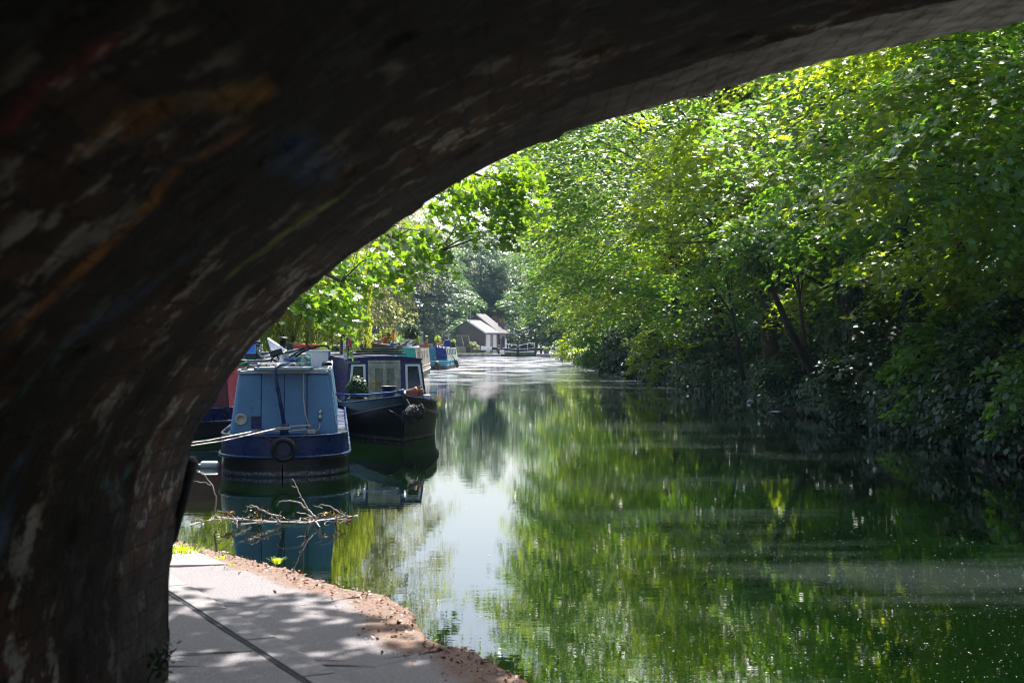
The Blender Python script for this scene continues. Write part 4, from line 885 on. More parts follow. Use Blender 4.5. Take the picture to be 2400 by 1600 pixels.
# leafy planter at the left window
rs = np.random.RandomState(9)
def potplant(name, label, loc, pot_r, pot_h, potmat, N, rad, leafsz, mat, tmpl=IVY, up=0.5, cat='plant', squash=1.0, rect=None):
    t = thing(name, label, cat, tuple(loc))
    if potmat is not None:
        mb = MB()
        if rect: mb.box((0, 0, pot_h / 2), (rect[0], rect[1], pot_h), taper=1.08)
        else: mb.lathe([(pot_r * .75, 0), (pot_r, pot_h), (pot_r * 1.08, pot_h), (pot_r * 1.08, pot_h * .9)], n=14)
        mb.build('pot', potmat, t)
    rs_2 = np.random.RandomState(len(label)); d = norm(rs_2.randn(N, 3)); r_ = rs_2.rand(N, 1) ** .45
    sx = (rect[0] / 2 * 1.2, rect[1] * .9, rad) if rect else (rad, rad, rad * squash)
    pos = d * r_ * np.array(sx) + np.array([0, 0, pot_h + sx[2] * up])
    me = leafmesh('foliage', pos, d + np.array([0, 0, .4]) + rs_2.randn(N, 3) * .5, d + rs_2.randn(N, 3) * .5, leafsz * (.6 + .8 * rs_2.rand(N)), tmpl, mat)
    o = bpy.data.objects.new('foliage', me); C.objects.link(o); o.parent = t; return t
potplant('planter_bush', 'leafy shrub in a planter before the left window of the dark blue boat', w2((-.74, 2.9, .62)), .22, .2, M['wood'], 900, .30, .07, M['leaf_ivy'], up=.75, rect=(.42, .3))
mb = MB(); mb.tube([w2((-1.6, .6, 1.02)), w2((-.8, .4, 1.0)), w2((-.04, .12, 1.08))], .014, 5); mb.tube([w2((-1.6, .6, .99)), w2((-.8, .4, .965)), w2((-.04, .12, 1.05))], .010, 5)
for k in range(4): mb.loop([w2((-.03 + .07 * math.cos(a), .11 + .07 * math.sin(a), 1.03 + .02 * k)) for a in np.linspace(0, 6.28, 12, endpoint=False)], .013, 5)
tag(mb.build('bow_line', M['rope_blue'], smooth=True), 'blue bow line from the black bow across to the pale blue boat', 'rope')

# ---- flag on the dark blue boat
t = thing('flag', 'drooping flag with red, black, white and green on a short staff', 'flag', tuple(P(812, 838, 33.5)))
mb = MB().tube([(.02, 0, 0), (.05, 0, .58)], .010, 6); mb.build('staff', M['wood'], t)
def fl(pts, nm, mt): MB().poly([(x, .03 * math.sin(x * 30 + z * 9), z) for x, z in pts], (0, .008, 0)).build(nm, M[mt], t)
fl([(-.02, .45), (.04, .50), (.07, .10), (.06, -.02), (-.01, .2)], 'black_stripe', 'rubber'); fl([(-.03, .40), (-.01, .2), (.06, -.02), (-.06, -.06), (-.07, .12)], 'white_stripe', 'white')
M['flag_red'] = simple('flag_red', (.5, .01, .02), .7); M['flag_green'] = simple('flag_green', (.01, .22, .06), .7)
fl([(.045, .50), (.12, .34), (.13, .24), (.072, .22)], 'red_triangle', 'flag_red'); fl([(.074, .21), (.14, .22), (.15, .08), (.09, .0), (.072, .08)], 'green_stripe', 'flag_green')

# ---- solar panels and oddments on the dark blue roof
t = thing('solar_panel_stack', 'stack of black solar panels lying flat on the dark blue roof', 'solar panel', tuple(w2((-.05, 4.8, 1.79))), (0, 0, R(8.3)))
for k in range(4): MB().box((.02 * (k % 2), .1 * k, .03 + k * .04), (1.25 - .1 * k, .9, .03)).build('panel', M['glass'] if k % 2 else M['rubber'], t)
MB().box((-.55, .3, .19), (.12, .5, .1)).build('wooden_block', M['wood'], t); MB().box((.52, .3, .19), (.14, .5, .09)).build('wooden_block', M['wood'], t)
t = thing('folding_chair_frame', 'pale tubular chair frame folded on the dark blue roof beside the flag', 'chair', tuple(w2((-.62, 4.6, 1.77))), (0, 0, R(20)))
mb = MB(); mb.loop([(-.15, 0, .05), (.12, 0, .05), (.06, .1, .38), (-.12, .1, .38)], .012, 5); mb.tube([(-.2, -.1, .02), (.3, .1, .04)], .014, 5); mb.tube([(-.25, .1, .02), (-.02, 0, .30)], .012, 5); mb.build('frame', M['steel'], t, smooth=True)

# ---- boats further off
B3 = narrowboat('teal-ended narrowboat with a long flaking cream cabin side', (-6.25, 79.5), -0.6, 17, 'stern', M['black'], M['cream'])
cabin(B3, .5, 16, .93, .82, .6, 1.72, .1, .3, M['cream'], M['blue_roof'])
MB().poly([endpt(x, f, .5, .1, .6, 1.72, .004) for x, f in [(-.9, .05), (.9, .05), (.80, .985), (-.80, .985)]], (0, -.012, 0)).build('cabin_end', M['teal'], B3)
for k in range(9): side_window(B3, 1.6 + 1.6 * k, .5, .5, 1.25, .93, .82, .6, 1.72, M['oldwood'] if k % 2 else M['white'])
for k in range(16): MB().poly([(.94, 1.0 + .95 * k, .62), (.94, 1.07 + .95 * k, .62), (.84, 1.07 + .95 * k, 1.70), (.84, 1.0 + .95 * k, 1.70)], (.02, 0, 0)).build('batten', M['white'], B3)
B4 = narrowboat('turquoise narrowboat with a blue tarpaulin over its end and pale green side panels', (-5.75, 103.5), 1.5, 14.5, 'stern', M['black'], M['turq'])
cabin(B4, 1.6, 13.5, .93, .8, .6, 1.74, .1, .3, M['palegreen'], M['navy'])
MB().poly([endpt(x, f, 1.6, .1, .6, 1.74, .004) for x, f in [(-.9, .03), (.9, .03), (.78, .985), (-.78, .985)]], (0, -.012, 0)).build('cabin_end', M['turq'], B4)
mb = MB(); secs = []
for k in range(9):
    u = k / 8; secs.append([(.05 + .75 * u + .02 * math.sin(k * 2.2), 1.55 - .25 * u - .05 * abs(math.sin(k * 1.7)), 1.80 - .02 * k), (.10 + .80 * u, 1.35 - .2 * u + .06 * math.sin(k * 2.5), 1.25), (.2 + .75 * u, 1.2 + .07 * math.sin(k * 3), .80)])
mb.loft(secs); o = mb.build('tarpaulin', M['tarp'], None, smooth=True); o.location = B4.location; o.rotation_euler = B4.rotation_euler
sm = o.modifiers.new('s', 'SOLIDIFY'); sm.thickness = .01; tag(o, 'blue tarpaulin draped over the end of the turquoise boat', 'tarpaulin')
for k in range(6): side_window(B4, 3 + 1.7 * k, .9, .5, 1.25, .93, .8, .6, 1.74, M['white'], M['glass'])
for k in range(9): MB().poly([(1.06, 1.6 + 1.4 * k, .05), (1.06, 1.7 + 1.4 * k, .05), (1.06, 1.7 + 1.4 * k, .6), (1.06, 1.6 + 1.4 * k, .6)], (.03, 0, 0)).build('hull_rib', M['rubber'], B4)
B5 = narrowboat('slate grey narrowboat behind the pale blue one, its side showing between boats', (-5.40, 37.8), -6.0, 14, 'stern', M['black'], M['slate_side'])
cabin(B5, .5, 13, .90, .80, .6, 1.70, .12, .3, M['slate_side'], M['slate_side'])
B6 = narrowboat('narrowboat with a blue cabin and brown planked roof beyond the dark blue one', (-4.95, 49.5), -4.5, 16, 'stern', M['black'], M['navy'])
cabin(B6, 1.0, 15, .95, .84, .6, 1.93, .1, .3, M['turq'], M['wood'], camber=.1)
B7 = narrowboat('dark boat in the middle of the row, its roof crowded with boxes and plants', (-7.6, 56), -3.5, 18, 'stern', M['black'], M['green_box']); cabin(B7, 1.0, 17, .93, .82, .6, 1.85, .1, .3, M['green_box'], M['greybox'])
B8 = narrowboat('boat behind the teal-ended one, beside the willow', (-8.2, 76), -1.5, 17, 'stern', M['black'], M['maroon']); cabin(B8, 1.0, 16, .93, .82, .6, 1.85, .1, .3, M['maroon'], M['greybox'])
B10 = narrowboat('black-hulled boat against the towpath with leaves along its side deck', (-6.75, 15.6), -5.0, 15.5, 'stern', M['black'], M['rubber'], m_deck=M['piling']); cabin(B10, 1.5, 14.2, .80, .74, .55, .98, .1, .3, M['greybox'], M['greybox'])
B9 = narrowboat('maroon narrowboat moored against the towpath to the left of the blue stern', (-7.3, 31.6), -5.0, 15, 'stern', M['black'], M['navy']); cabin(B9, .5, 14, .95, .86, .6, 1.72, .1, .3, M['maroon'], M['maroon'])
# hanging tyres and fenders
for (x, y, lb, n_) in ((-5.02, 97.0, 'black fender bundle at the far end of the cream boat side', 3), (-4.15, 106.0, 'black tyre fender off the bow of the turquoise boat', 1)):
    mb = MB()
    for k in range(n_): mb.lathe([(.05, -.32), (.12, -.26), (.14, 0), (.12, .26), (.05, .32)], (x - .02 * k, y - .5 * k, .42), 10, rot=(0, R(-18), 0))
    mb.tube([(x - .1, y, .72), (x - .3, y, .95)], .03, 5); tag(mb.build('fender', M['rubber'], smooth=True), lb, 'fender')

# ------------------------------------------------------------------ clutter on the pale blue roof
ZR = 1.69
def r1(x, v, z=ZR): return tuple(w1((x, v, z)))
HD = R(7.0)
t = thing('white_crate', 'white plastic crate with a rim on the right of the pale blue roof', 'crate', r1(.56, 1.1), (0, 0, HD + .05))
MB().box((0, 0, .14), (.27, .32, .27), taper=1.06).build('body', M['plastic_white'], t, bevel=.012); MB().box((0, 0, .285), (.32, .37, .035)).build('lid', M['plastic_white'], t, bevel=.01)
def louvre(label, p0, p1, wd, up):
    p0, p1 = Vector(p0), Vector(p1); ax = (p1 - p0); L_ = ax.length; ax.normalize(); up = Vector(up); sd2 = ax.cross(up).normalized(); up = sd2.cross(ax).normalized()
    t = thing('louvre_panel', label, 'shutter', tuple((p0 + p1) / 2)); m3 = Matrix((ax, up, sd2)).transposed().to_euler(); t.rotation_euler = m3
    mb = MB()
    for s in (-1, 1): mb.box((0, s * (wd / 2 - .03), 0), (L_, .06, .035)); mb.box((s * (L_ / 2 - .02), 0, 0), (.04, wd - .121, .033))
    mb.build('frame', M['white'], t); mb = MB(); n_ = int(L_ / .045)
    for k in range(n_): mb.box((-L_ / 2 + .05 + k * (L_ - .1) / n_, 0, 0), (.012, wd - .125, .03), rot=(0, .6, 0))
    mb.build('slats', M['plastic_white'], t)
louvre('white louvred shutter tilted up to the left above the other one', P(632, 806, 25.2), P(676, 836, 24.6), .24, (.2, -.8, .5))
louvre('white louvred shutter lying low on the pale blue roof', P(618, 845, 24.4), P(700, 829, 24.8), .24, (.0, -.75, .6))
t = thing('water_barrel', 'bright blue plastic barrel on the left of the pale blue roof', 'barrel', tuple(P(585, 842, 25.0)))
MB().lathe([(.15, 0), (.17, .05), (.175, .1), (.17, .13), (.17, .25), (.16, .31), (.10, .34), (.10, .36)], n=20).build('body', M['barrel'], t, smooth=True)
t = thing('hurricane_lantern', 'tall steel lantern with dark cap in front of the blue barrel', 'lantern', tuple(P(603, 840, 24.2)))
MB().lathe([(.065, 0), (.065, .03), (.03, .05)], n=12).build('base', M['rubber'], t)
for a in (0, 2.1, 4.2): MB().tube([(.05 * math.cos(a), .05 * math.sin(a), .03), (.05 * math.cos(a), .05 * math.sin(a), .25)], .010, 6).build('rod', M['steel'], t)
MB().lathe([(.035, .04), (.035, .24)], n=12).build('chimney_glass', M['steel'], t, smooth=True); MB().lathe([(.07, .25), (.06, .28), (.02, .30)], n=12).build('cap', M['navy'], t, smooth=True)
# bicycles lying on the roof
def bicycle(label, loc, rot, s=1.0):
    t = thing('bicycle', label, 'bicycle', loc, rot); t.scale = (s, s, s)
    for x in (-.5, .52):
        mb = MB(); mb.loop([(x + .33 * math.cos(a), 0, .33 * math.sin(a)) for a in np.linspace(0, 6.283, 32, endpoint=False)], .019, 7); w_ = mb.build('wheel', M['rubber'], t, smooth=True)
        mb = MB()
        for k in range(16):
            a = k * 6.283 / 16; mb.tube([(x, .02 * (-1) ** k, 0), (x + .32 * math.cos(a), 0, .32 * math.sin(a))], .0022, 3)
        mb.tube([(x, -.04, 0), (x, .04, 0)], .02, 8); mb.build('spokes', M['steel'], w_)
    mb = MB(); bb = (-.08, 0, -.02); hd = (.36, 0, .48); st = (-.22, 0, .42)
    for a, b_ in ((bb, hd), (bb, st), (st, (.34, 0, .42)), ((-.5, 0, 0), bb), ((-.5, 0, 0), st), (hd, (.52, 0, 0)), (hd, (.32, 0, .58))): mb.tube([a, b_], .015, 6)
    mb.build('frame', M['navy'], t, smooth=True)
    mb = MB(); mb.tube([(.34, -.27, .58), (.42, -.2, .61), (.32, 0, .60), (.42, .2, .61), (.34, .27, .58)], .013, 6); mb.build('handlebar', M['rubber'], t, smooth=True)
    mb = MB(); mb.tube([st, (-.25, 0, .55)], .012, 6); mb.box((-.25, 0, .57), (.24, .12, .04), taper=.7); mb.build('saddle', M['rubber'], t)
    mb = MB(); mb.lathe([(.09, -.004), (.09, .004)], bb, 20, rot=(R(90), 0, 0)); mb.tube([(-.08, .05, -.02), (.06, .05, -.1)], .01, 5); mb.tube([(-.08, -.05, -.02), (-.22, -.05, .06)], .01, 5); mb.build('crankset', M['steel'], t)
    return t
bicycle('black bicycle lying on the pale blue roof, front wheel tilted up over the edge', tuple(P(668, 846, 23.9)), (R(66), R(-14), R(24)), .92)
bicycle('second bicycle under the first, flat on the left of the pale blue roof', tuple(P(622, 857, 23.9)), (R(84), R(4), R(-12)), .85)
for (a, b_, r_, mt, nm, lb, ct) in [((585, 852), (735, 851), .018, 'palegreen', 'boat_pole', 'long pale green pole laid across the pale blue roof', 'pole'), ((610, 859), (700, 857), .014, 'steel', 'boat_hook', 'steel boat hook lying below the green pole', 'pole'),
        ((568, 868), (592, 855), .03, 'cream', 'rolled_mat', 'pale rolled mat on the front left corner of the pale blue roof', 'mat'), ((560, 855), (598, 846), .02, 'flag_green', 'green_hose', 'green hose end on the left of the pale blue roof', 'hose')]:
    mb = MB().tube([P(*a, 23.4), P((a[0] + b_[0]) / 2, (a[1] + b_[1]) / 2 - 1, 23.4), P(*b_, 23.6)], r_, 8); tag(mb.build(nm, M[mt], smooth=True), lb, ct)
mb = MB(); pts_ = []
for k in range(60): a = k * .42; pts_.append(w1((-.15 + .28 * math.sin(a * .35) + .5 * (k / 60 - .5), .72 + .06 * math.cos(a) + .04 * math.sin(a * 2.1), 1.755 + .012 * (k % 3))))
mb.tube(pts_, .014, 5); tag(mb.build('hatch_rope', M['rope'], smooth=True), 'length of pale rope loosely laid along the roof hatch', 'rope')
mb = MB()
for j in range(3): mb.tube([w1((-.6 + .15 * j + .35 * k / 20 + .06 * math.sin(k * 1.1 + j), .75 + .1 * j + .08 * math.cos(k * .9), 1.71 + .03 * abs(math.sin(k * .7 + j)))) for k in range(21)], .011, 5)
tag(mb.build('cable_tangle', M['rubber'], smooth=True), 'tangle of black cable on the front left corner of the pale blue roof', 'cable')
rs = np.random.RandomState(77)
for (x, v, s, mt, lb) in ((.22, 1.6, .16, 'teal', 'crumpled teal bag between the bicycle and the white crate'), (.05, 1.3, .13, 'tarp', 'dark blue bag under the bicycle handlebar'), (.40, 2.2, .17, 'white', 'white sack behind the crate'),
                          (.68, .75, .07, 'rubber', 'black glove on the front right corner of the pale blue roof')):
    bm = bmesh.new(); bmesh.ops.create_icosphere(bm, subdivisions=3, radius=s)
    for vv in bm.verts: vv.co = Vector((vv.co.x * 1.3, vv.co.y, max(vv.co.z, -.3 * s) * .8)) * (1 + .16 * math.sin(vv.co.x * 40 + v * 9) * math.cos(vv.co.y * 37 + vv.co.z * 30))
    me = bpy.data.meshes.new('bag'); bm.to_mesh(me); bm.free(); me.materials.append(M[mt]); o = bpy.data.objects.new('bag' if s > .1 else 'glove', me); C.objects.link(o); o.location = r1(x, v, ZR + .06); tag(o, lb, 'bag' if s > .1 else 'glove')

for (x, v, sz_, mt, nm, lb, ct, rz) in ((-.45, 1.25, (.34, .26, .12), 'greybox', 'tool_box', 'low grey tool box under the lower louvred shutter', 'box', .3), (.12, 2.6, (.5, .4, .2), 'cream', 'cushion_box', 'cream box behind the bags on the pale blue roof', 'box', -.2),
        (-.3, 3.2, (.6, .4, .16), 'wood', 'wooden_board', 'brown wooden board pile at the back of the pale blue roof', 'boards', .1), (.48, 3.3, (.3, .3, .26), 'teal', 'teal_crate', 'teal crate behind the white sack', 'crate', .4),
        (-.62, 2.0, (.2, .2, .22), 'green_box', 'small_can', 'dark green can beside the blue barrel', 'can', .1)):
    t = thing(nm, lb, ct, r1(x, v), (0, 0, HD + rz)); MB().box((0, 0, sz_[2] / 2), sz_, taper=.95).build('body', M[mt], t, bevel=.01); MB().box((0, 0, sz_[2] + .008), (sz_[0] * .97, sz_[1] * .97, .016)).build('lid', M['greybox'], t)
for k, (x, v, mt, lb) in enumerate(((.30, .95, 'steel', 'steel bottle standing near the bicycle wheel'), (-.05, .95, 'plastic_white', 'small white bottle near the tiller bend'), (.66, 1.7, 'flag_green', 'green bottle behind the right edge of the crate'))):
    t = thing('bottle', lb, 'bottle', r1(x, v)); MB().lathe([(.035, 0), (.037, .14), (.015, .18), (.014, .22)], n=12).build('body', M[mt], t, smooth=True)
# ------------------------------------------------------------------ clutter on the further roofs
def chimney(name, label, X, Yb, d, h, r_, mat, cap=True, capmat=None):
    p = P(X, Yb, d); t = thing(name, label, 'chimney', tuple(p)); MB().lathe([(r_ * 1.25, 0), (r_ * 1.25, .05), (r_, .06), (r_, h)], n=14).build('flue', mat, t, smooth=True)
    if cap: MB().lathe([(r_ * 2.1, h + .05), (r_ * 1.2, h + .09), (.01, h + .10)], n=14).build('cap', capmat or mat, t, smooth=True); MB().tube([(0, 0, h - .01), (0, 0, h + .06)], r_ * .3, 6).build('cap_stem', mat, t)
    else: MB().lathe([(r_ * 1.15, h - .02), (r_ * 1.15, h + .02), (r_ * .9, h + .02)], n=14).build('rim', capmat or M['white'], t, smooth=True)
chimney('boat_chimney', 'fat black double-skinned chimney with a flat cap left of the red planter', 663, 838, 41, .50, .10, M['rubber'])
chimney('boat_chimney', 'tall square-topped black chimney beside the flag', 803, 838, 39, .62, .085, M['rubber'], False, M['rubber'])
chimney('boat_chimney', 'tall gleaming brass chimney in the middle of the moored boats', 923, 806, 50, .50, .065, M['brass'], False)
chimney('boat_chimney', 'slim brown chimney with a pale mushroom cap near the turquoise boat', 1000, 805, 92, .40, .05, M['wood'], True, M['white'])
chimney('boat_chimney', 'pale mushroom-capped flue immediately right of the flag top', 818, 808, 47, .32, .035, M['cream'], True, M['white'])
chimney('boat_chimney', 'thin dark flue with a small pale cap left of the yellow plant pot', 854, 806, 52, .24, .025, M['rubber'], True, M['white'])
def boxy(name, label, cat, X, Y, d, size, mat, rz=0, taper=1.0, lid=None):
    t = thing(name, label, cat, tuple(P(X, Y, d)), (0, 0, rz)); MB().box((0, 0, size[2] / 2), size, taper=taper).build('body', M[mat], t, bevel=.01)
    if lid: MB().box((0, 0, size[2] + .012), (size[0] * 1.06, size[1] * 1.06, .02)).build('lid', M[lid], t)
    return t
boxy('planter_box', 'orange-red planter box at a slant on the boat roof behind the bicycle', 'planter', 717, 821, 40, (.62, .3, .17), 'red', -.1, 1.12)
boxy('roof_box', 'dark green storage box left of the orange-red planter', 'box', 686, 823, 42, (.45, .4, .22), 'green_box', 0, 1, 'greybox')
potplant('heather_tub', 'round bushy plant in a blue tub behind the white crate', P(762, 838, 37), .15, .16, M['barrel'], 900, .20, .05, M['leaf_willow'], NARROW, .8, squash=.7)
boxy('grey_locker', 'low grey locker on the slate boat roof behind the bicycle', 'locker', 640, 838, 39, (.7, .5, .16), 'greybox', .1)
boxy('flat_board', 'pale board leaning on the slate grey boat roof near the black chimney', 'board', 782, 836, 39, (.35, .08, .10), 'cream', .5)
potplant('spiky_plant', 'large spiky yucca in a white tub on the crowded roof', P(963, 808, 64), .2, .26, M['plastic_white'], 260, .42, .62, M['leaf_dark'], NARROW * np.array([.28, 1, 1]), .9, squash=.9)
potplant('spiky_plant', 'smaller blue-green spiky plant left of the brass chimney', P(910, 806, 56), .1, .1, M['terracotta'], 160, .26, .45, M['leaf_willow'], NARROW * np.array([.3, 1, 1]), .9)
potplant('potted_plant', 'yellow flowering plant in a pale square pot on the brown planked roof', P(888, 806, 53), .1, .16, M['cream'], 200, .12, .06, M['leaf_lime'], LEAF, 1.0)
potplant('potted_plant', 'orange-brown potted plant next to the brass chimney', P(903, 807, 54), .09, .06, M['terracotta'], 260, .15, .06, simple('rust_leaf', (.45, .16, .04), .6), LEAF, .9)
potplant('potted_plant', 'bright green pot plant on the roof of the turquoise boat', P(1026, 808, 100), .16, .16, M['brass'], 260, .26, .11, M['leaf_lime'], LEAF, 1.0)
potplant('potted_plant', 'small green plant right of the white tub of the yucca', P(978, 806, 66), .1, .08, M['terracotta'], 200, .18, .08, M['leaf_lime'], LEAF, .9)
potplant('potted_plant', 'yellow-green plant at the right end of the turquoise boat roof', P(1062, 810, 112), .12, .1, M['cream'], 200, .24, .1, M['leaf_lime'], LEAF, .9)
boxy('blue_bag', 'bright blue bag at the foot of the brass chimney', 'bag', 921, 810, 49.8, (.26, .2, .10), 'barrel', .3, .7)
boxy('wooden_crate', 'orange wooden crate on the near end of the teal boat roof', 'crate', 993, 814, 82, (.5, .4, .3), 'terracotta', .1)
boxy('wooden_crate', 'pale crate at the edge of the teal boat roof', 'crate', 1004, 815, 86, (.5, .4, .22), 'cream', .2)
boxy('yellow_can', 'yellow can among the plants of the turquoise boat roof', 'can', 1032, 809, 102, (.16, .16, .4), 'brass', 0)
boxy('picture_frame_stand', 'small framed board standing on the roofs behind the yucca', 'board', 984, 806, 75, (.38, .05, .62), 'steel', 0)
boxy('blue_bundle', 'dark blue bundle on the turquoise boat roof', 'bundle', 1047, 812, 106, (.6, .5, .5), 'tarp', .3, .6)
boxy('black_bundle', 'black bundle with a tarpaulin on the right end of the turquoise boat roof', 'bundle', 1058, 814, 110, (.6, .6, .45), 'rubber', .3, .5)
mb = MB(); mb.tube([P(948, 806, 60), P(958, 798, 60), P(972, 801, 60)], .025, 6); mb.tube([P(948, 806, 60.5), P(957, 801, 60.5), P(972, 805, 60.5)], .02, 6); tag(mb.build('hoop_frame', M['rubber'], smooth=True), 'curved dark hoop arching over the roof right of the brass chimney', 'frame')
mb = MB().tube([P(1052, 810, 110), P(1052, 782, 110)], .035, 6); tag(mb.build('white_post', M['white']), 'thin white post upright on the turquoise boat roof', 'post')
# logs, coal sacks and odds on the teal boat roof
rs = np.random.RandomState(5)
for k in range(26):
    v = 1.0 + 13.5 * (k + rs.rand() * .6) / 26; x = rs.uniform(-.6, .6); mt = ['white', 'greybox', 'cream', 'green_box', 'steel', 'wood', 'plastic_white'][k % 7]; s = rs.uniform(.16, .34)
    cm = B3.location + Vector((x + math.sin(R(-.6)) * v, v, 1.79)); adj = ['smallest', 'low', 'square', 'long', 'tall', 'narrow', 'broad'][int(s * 97) % 7]
    MT = {'white': 'white', 'greybox': 'grey', 'cream': 'cream', 'green_box': 'dark green', 'steel': 'metal', 'wood': 'brown', 'plastic_white': 'bright white'}[mt]
    t = thing('storage_box', 'one of the %s boxes and sacks heaped along the teal boat roof' % MT, 'box', tuple(cm), (0, 0, rs.rand() * 3), group='%s boxes along the teal boat roof' % MT)
    MB().box((0, 0, s * .3), (s * 1.4, s, s * .6), taper=.9).build('body', M[mt], t, bevel=.02)
for k in range(12):
    x = rs.uniform(-.5, .6); v = 1.4 + k * 1.15; mt = ['cream', 'wood', 'greybox', 'white'][k % 4]; s = rs.uniform(.1, .2)
    MT = {'white': 'white', 'greybox': 'grey', 'cream': 'cream', 'wood': 'brown'}[mt]
    t = thing('storage_box', 'one of the %s boxes on the roof of the boat with the brown planked top' % MT, 'box', (B6.location.x + x - .08 * v, B6.location.y + v, 2.04), (0, 0, rs.rand() * 3), group='%s boxes on the brown planked roof' % MT)
    MB().box((0, 0, s * .3), (s * 1.4, s, s * .6), taper=.9).build('body', M[mt], t, bevel=.015)

# ------------------------------------------------------------------ lock cottage and outbuilding
def frame_at(X, d, ang):   # local x along long wall (away), y to the left behind it
    p = P(X, 797, d); return Vector((p.x, p.y, 0.42)), ang
cot = thing('lock_cottage', 'low brick lock cottage with a pale slate roof beside the canal', 'house', (P(1137, 797, 190).x, 190, .42), (0, 0, R(90 - 25)))
# local: +x along the canal wall away from us, +y to the left (gable width)
def block(par, x0, x1, wdt, he, hr, wall, gable, roof, name='wall', batter=.0):
    mb = MB(); mb.poly([(x0, 0, 0), (x1, 0, 0), (x1, 0, he), (x0, 0, he)], (0, .25, 0)); mb.build(name, wall, par)
    mb = MB(); mb.poly([(x0 - batter, .0, 0), (x0 - batter, wdt, 0), (x0, wdt, he), (x0, wdt / 2, hr), (x0, 0, he)], (.25, 0, 0)); mb.poly([(x1, 0, 0), (x1, wdt, 0), (x1, wdt, he), (x1, wdt / 2, hr), (x1, 0, he)], (-.25, 0, 0)); mb.poly([(x0, wdt, 0), (x1, wdt, 0), (x1, wdt, he), (x0, wdt, he)], (0, -.25, 0)); mb.build('gable', gable, par)
    sl_ = (hr - he) / (wdt / 2); ov = .3
    for s in (0, 1):
        ya, yb = (-ov, wdt / 2) if s == 0 else (wdt + ov, wdt / 2); za, zb = he - ov * sl_ + .06, hr + .06
        mb = MB(); mb.poly([(x0 - .2, ya, za), (x1 + .2, ya, za), (x1 + .2, yb, zb), (x0 - .2, yb, zb)], (0, 0, .09)); mb.build('roof', roof, par)
    mb = MB(); mb.box(((x0 + x1) / 2, -ov - .04, he - ov * sl_ + .02), (x1 - x0 + .4, .1, .12)); mb.build('gutter', M['greybox'], par)
    mb = MB(); mb.poly([(x0 - .23, -ov, he - ov * sl_ - .05), (x0 - .23, -ov, he - ov * sl_ + .12), (x0 - .23, wdt / 2, hr + .12), (x0 - .23, wdt / 2, hr - .05)], (-.04, 0, 0)); mb.build('bargeboard', M['white'], par)
block(cot, 0, 4.0, 5.2, 2.75, 4.3, M['cot_brick_lit'], M['cot_brick'], M['slate'], batter=.3)
block(cot, 4.28, 6.7, 6.6, 2.78, 5.2, M['cot_brick_lit'], M['cot_brick'], M['slate'])
def opening(par, x, w_, z0, z1, mat, nm, fr=True):
    mb = MB().box((x, -.02, (z0 + z1) / 2), (w_, .04, z1 - z0)); o = mb.build(nm, mat, par)
    if fr: MB().box((x, -.045, (z0 + z1) / 2), (.05, .02, z1 - z0 - .1)).build('mullion', M['white'], o)
opening(cot, .9, 1.2, .1, 2.5, M['white'], 'shutter', False); opening(cot, 2.9, 1.0, .1, 2.5, M['white'], 'shutter', False)
opening(cot, 4.75, .6, .1, 1.9, M['glass'], 'window'); opening(cot, 5.6, .8, 0, 2.2, M['rubber'], 'door', False); opening(cot, 6.45, .4, .1, 1.9, M['white'], 'shutter', False)
mb = MB().tube([(.4, 2.4, 4.6), (.4, 2.4, 6.1)], .09, 8); mb.build('stove_pipe', M['steel'], cot)
def stack(lb, X, d, w_, zt, zb=2.0):
    p = P(X, 797, d); t = thing('chimney_stack', lb, 'chimney', (p.x, p.y, zb)); MB().box((0, 0, (zt - zb) / 2), (w_, .6, zt - zb)).build('stack', M['chim_brick'], t); MB().box((0, 0, zt - zb - .12), (w_ + .14, .74, .16)).build('corbel', M['chim_brick'], t)
    for s in (-1, 1): MB().lathe([(.12, 0), (.11, .5), (.14, .52), (.14, .6)], (s * w_ * .27, 0, zt - zb), 12).build('chimney_pot', M['terracotta'], t, smooth=True)
stack('brick chimney stack with two red pots rising behind the cottage roof, the left one', 1158, 199, .8, 4.75); stack('brick chimney stack with two red pots, the right one nearer the outbuilding', 1176, 197, .85, 4.55)
out_ = thing('outbuilding', 'low slate-roofed outbuilding past the cottage chimneys', 'house', (P(1203, 797, 204).x, 204, .42), (0, 0, R(90 - 8)))
mb = MB(); mb.box((2.5, 0, 1.3), (5, .2, 2.6)); mb.box((-.1, 1.6, 1.2), (.2, 3.4, 2.4)); mb.build('wall', M['cot_brick'], out_)
mb = MB(); mb.poly([(-.2, -.9, 2.0), (5, -.9, 2.0), (5, 2.9, 4.1), (-.2, 2.9, 4.1)], (0, 0, .12)); mb.build('roof', M['slate2'], out_)
mb = MB(); mb.poly([(4.9, -.9, 2.0), (4.9, 3, 4.1), (4.9, 3, 4.8), (4.9, -.9, 2.8)], (.25, 0, 0)); mb.build('parapet_wall', M['slate2'], out_)
mb = MB(); mb.box((-.2, -1.0, 1.0), (.12, .12, 2.0)); mb.build('corner_post', M['stone'], out_)
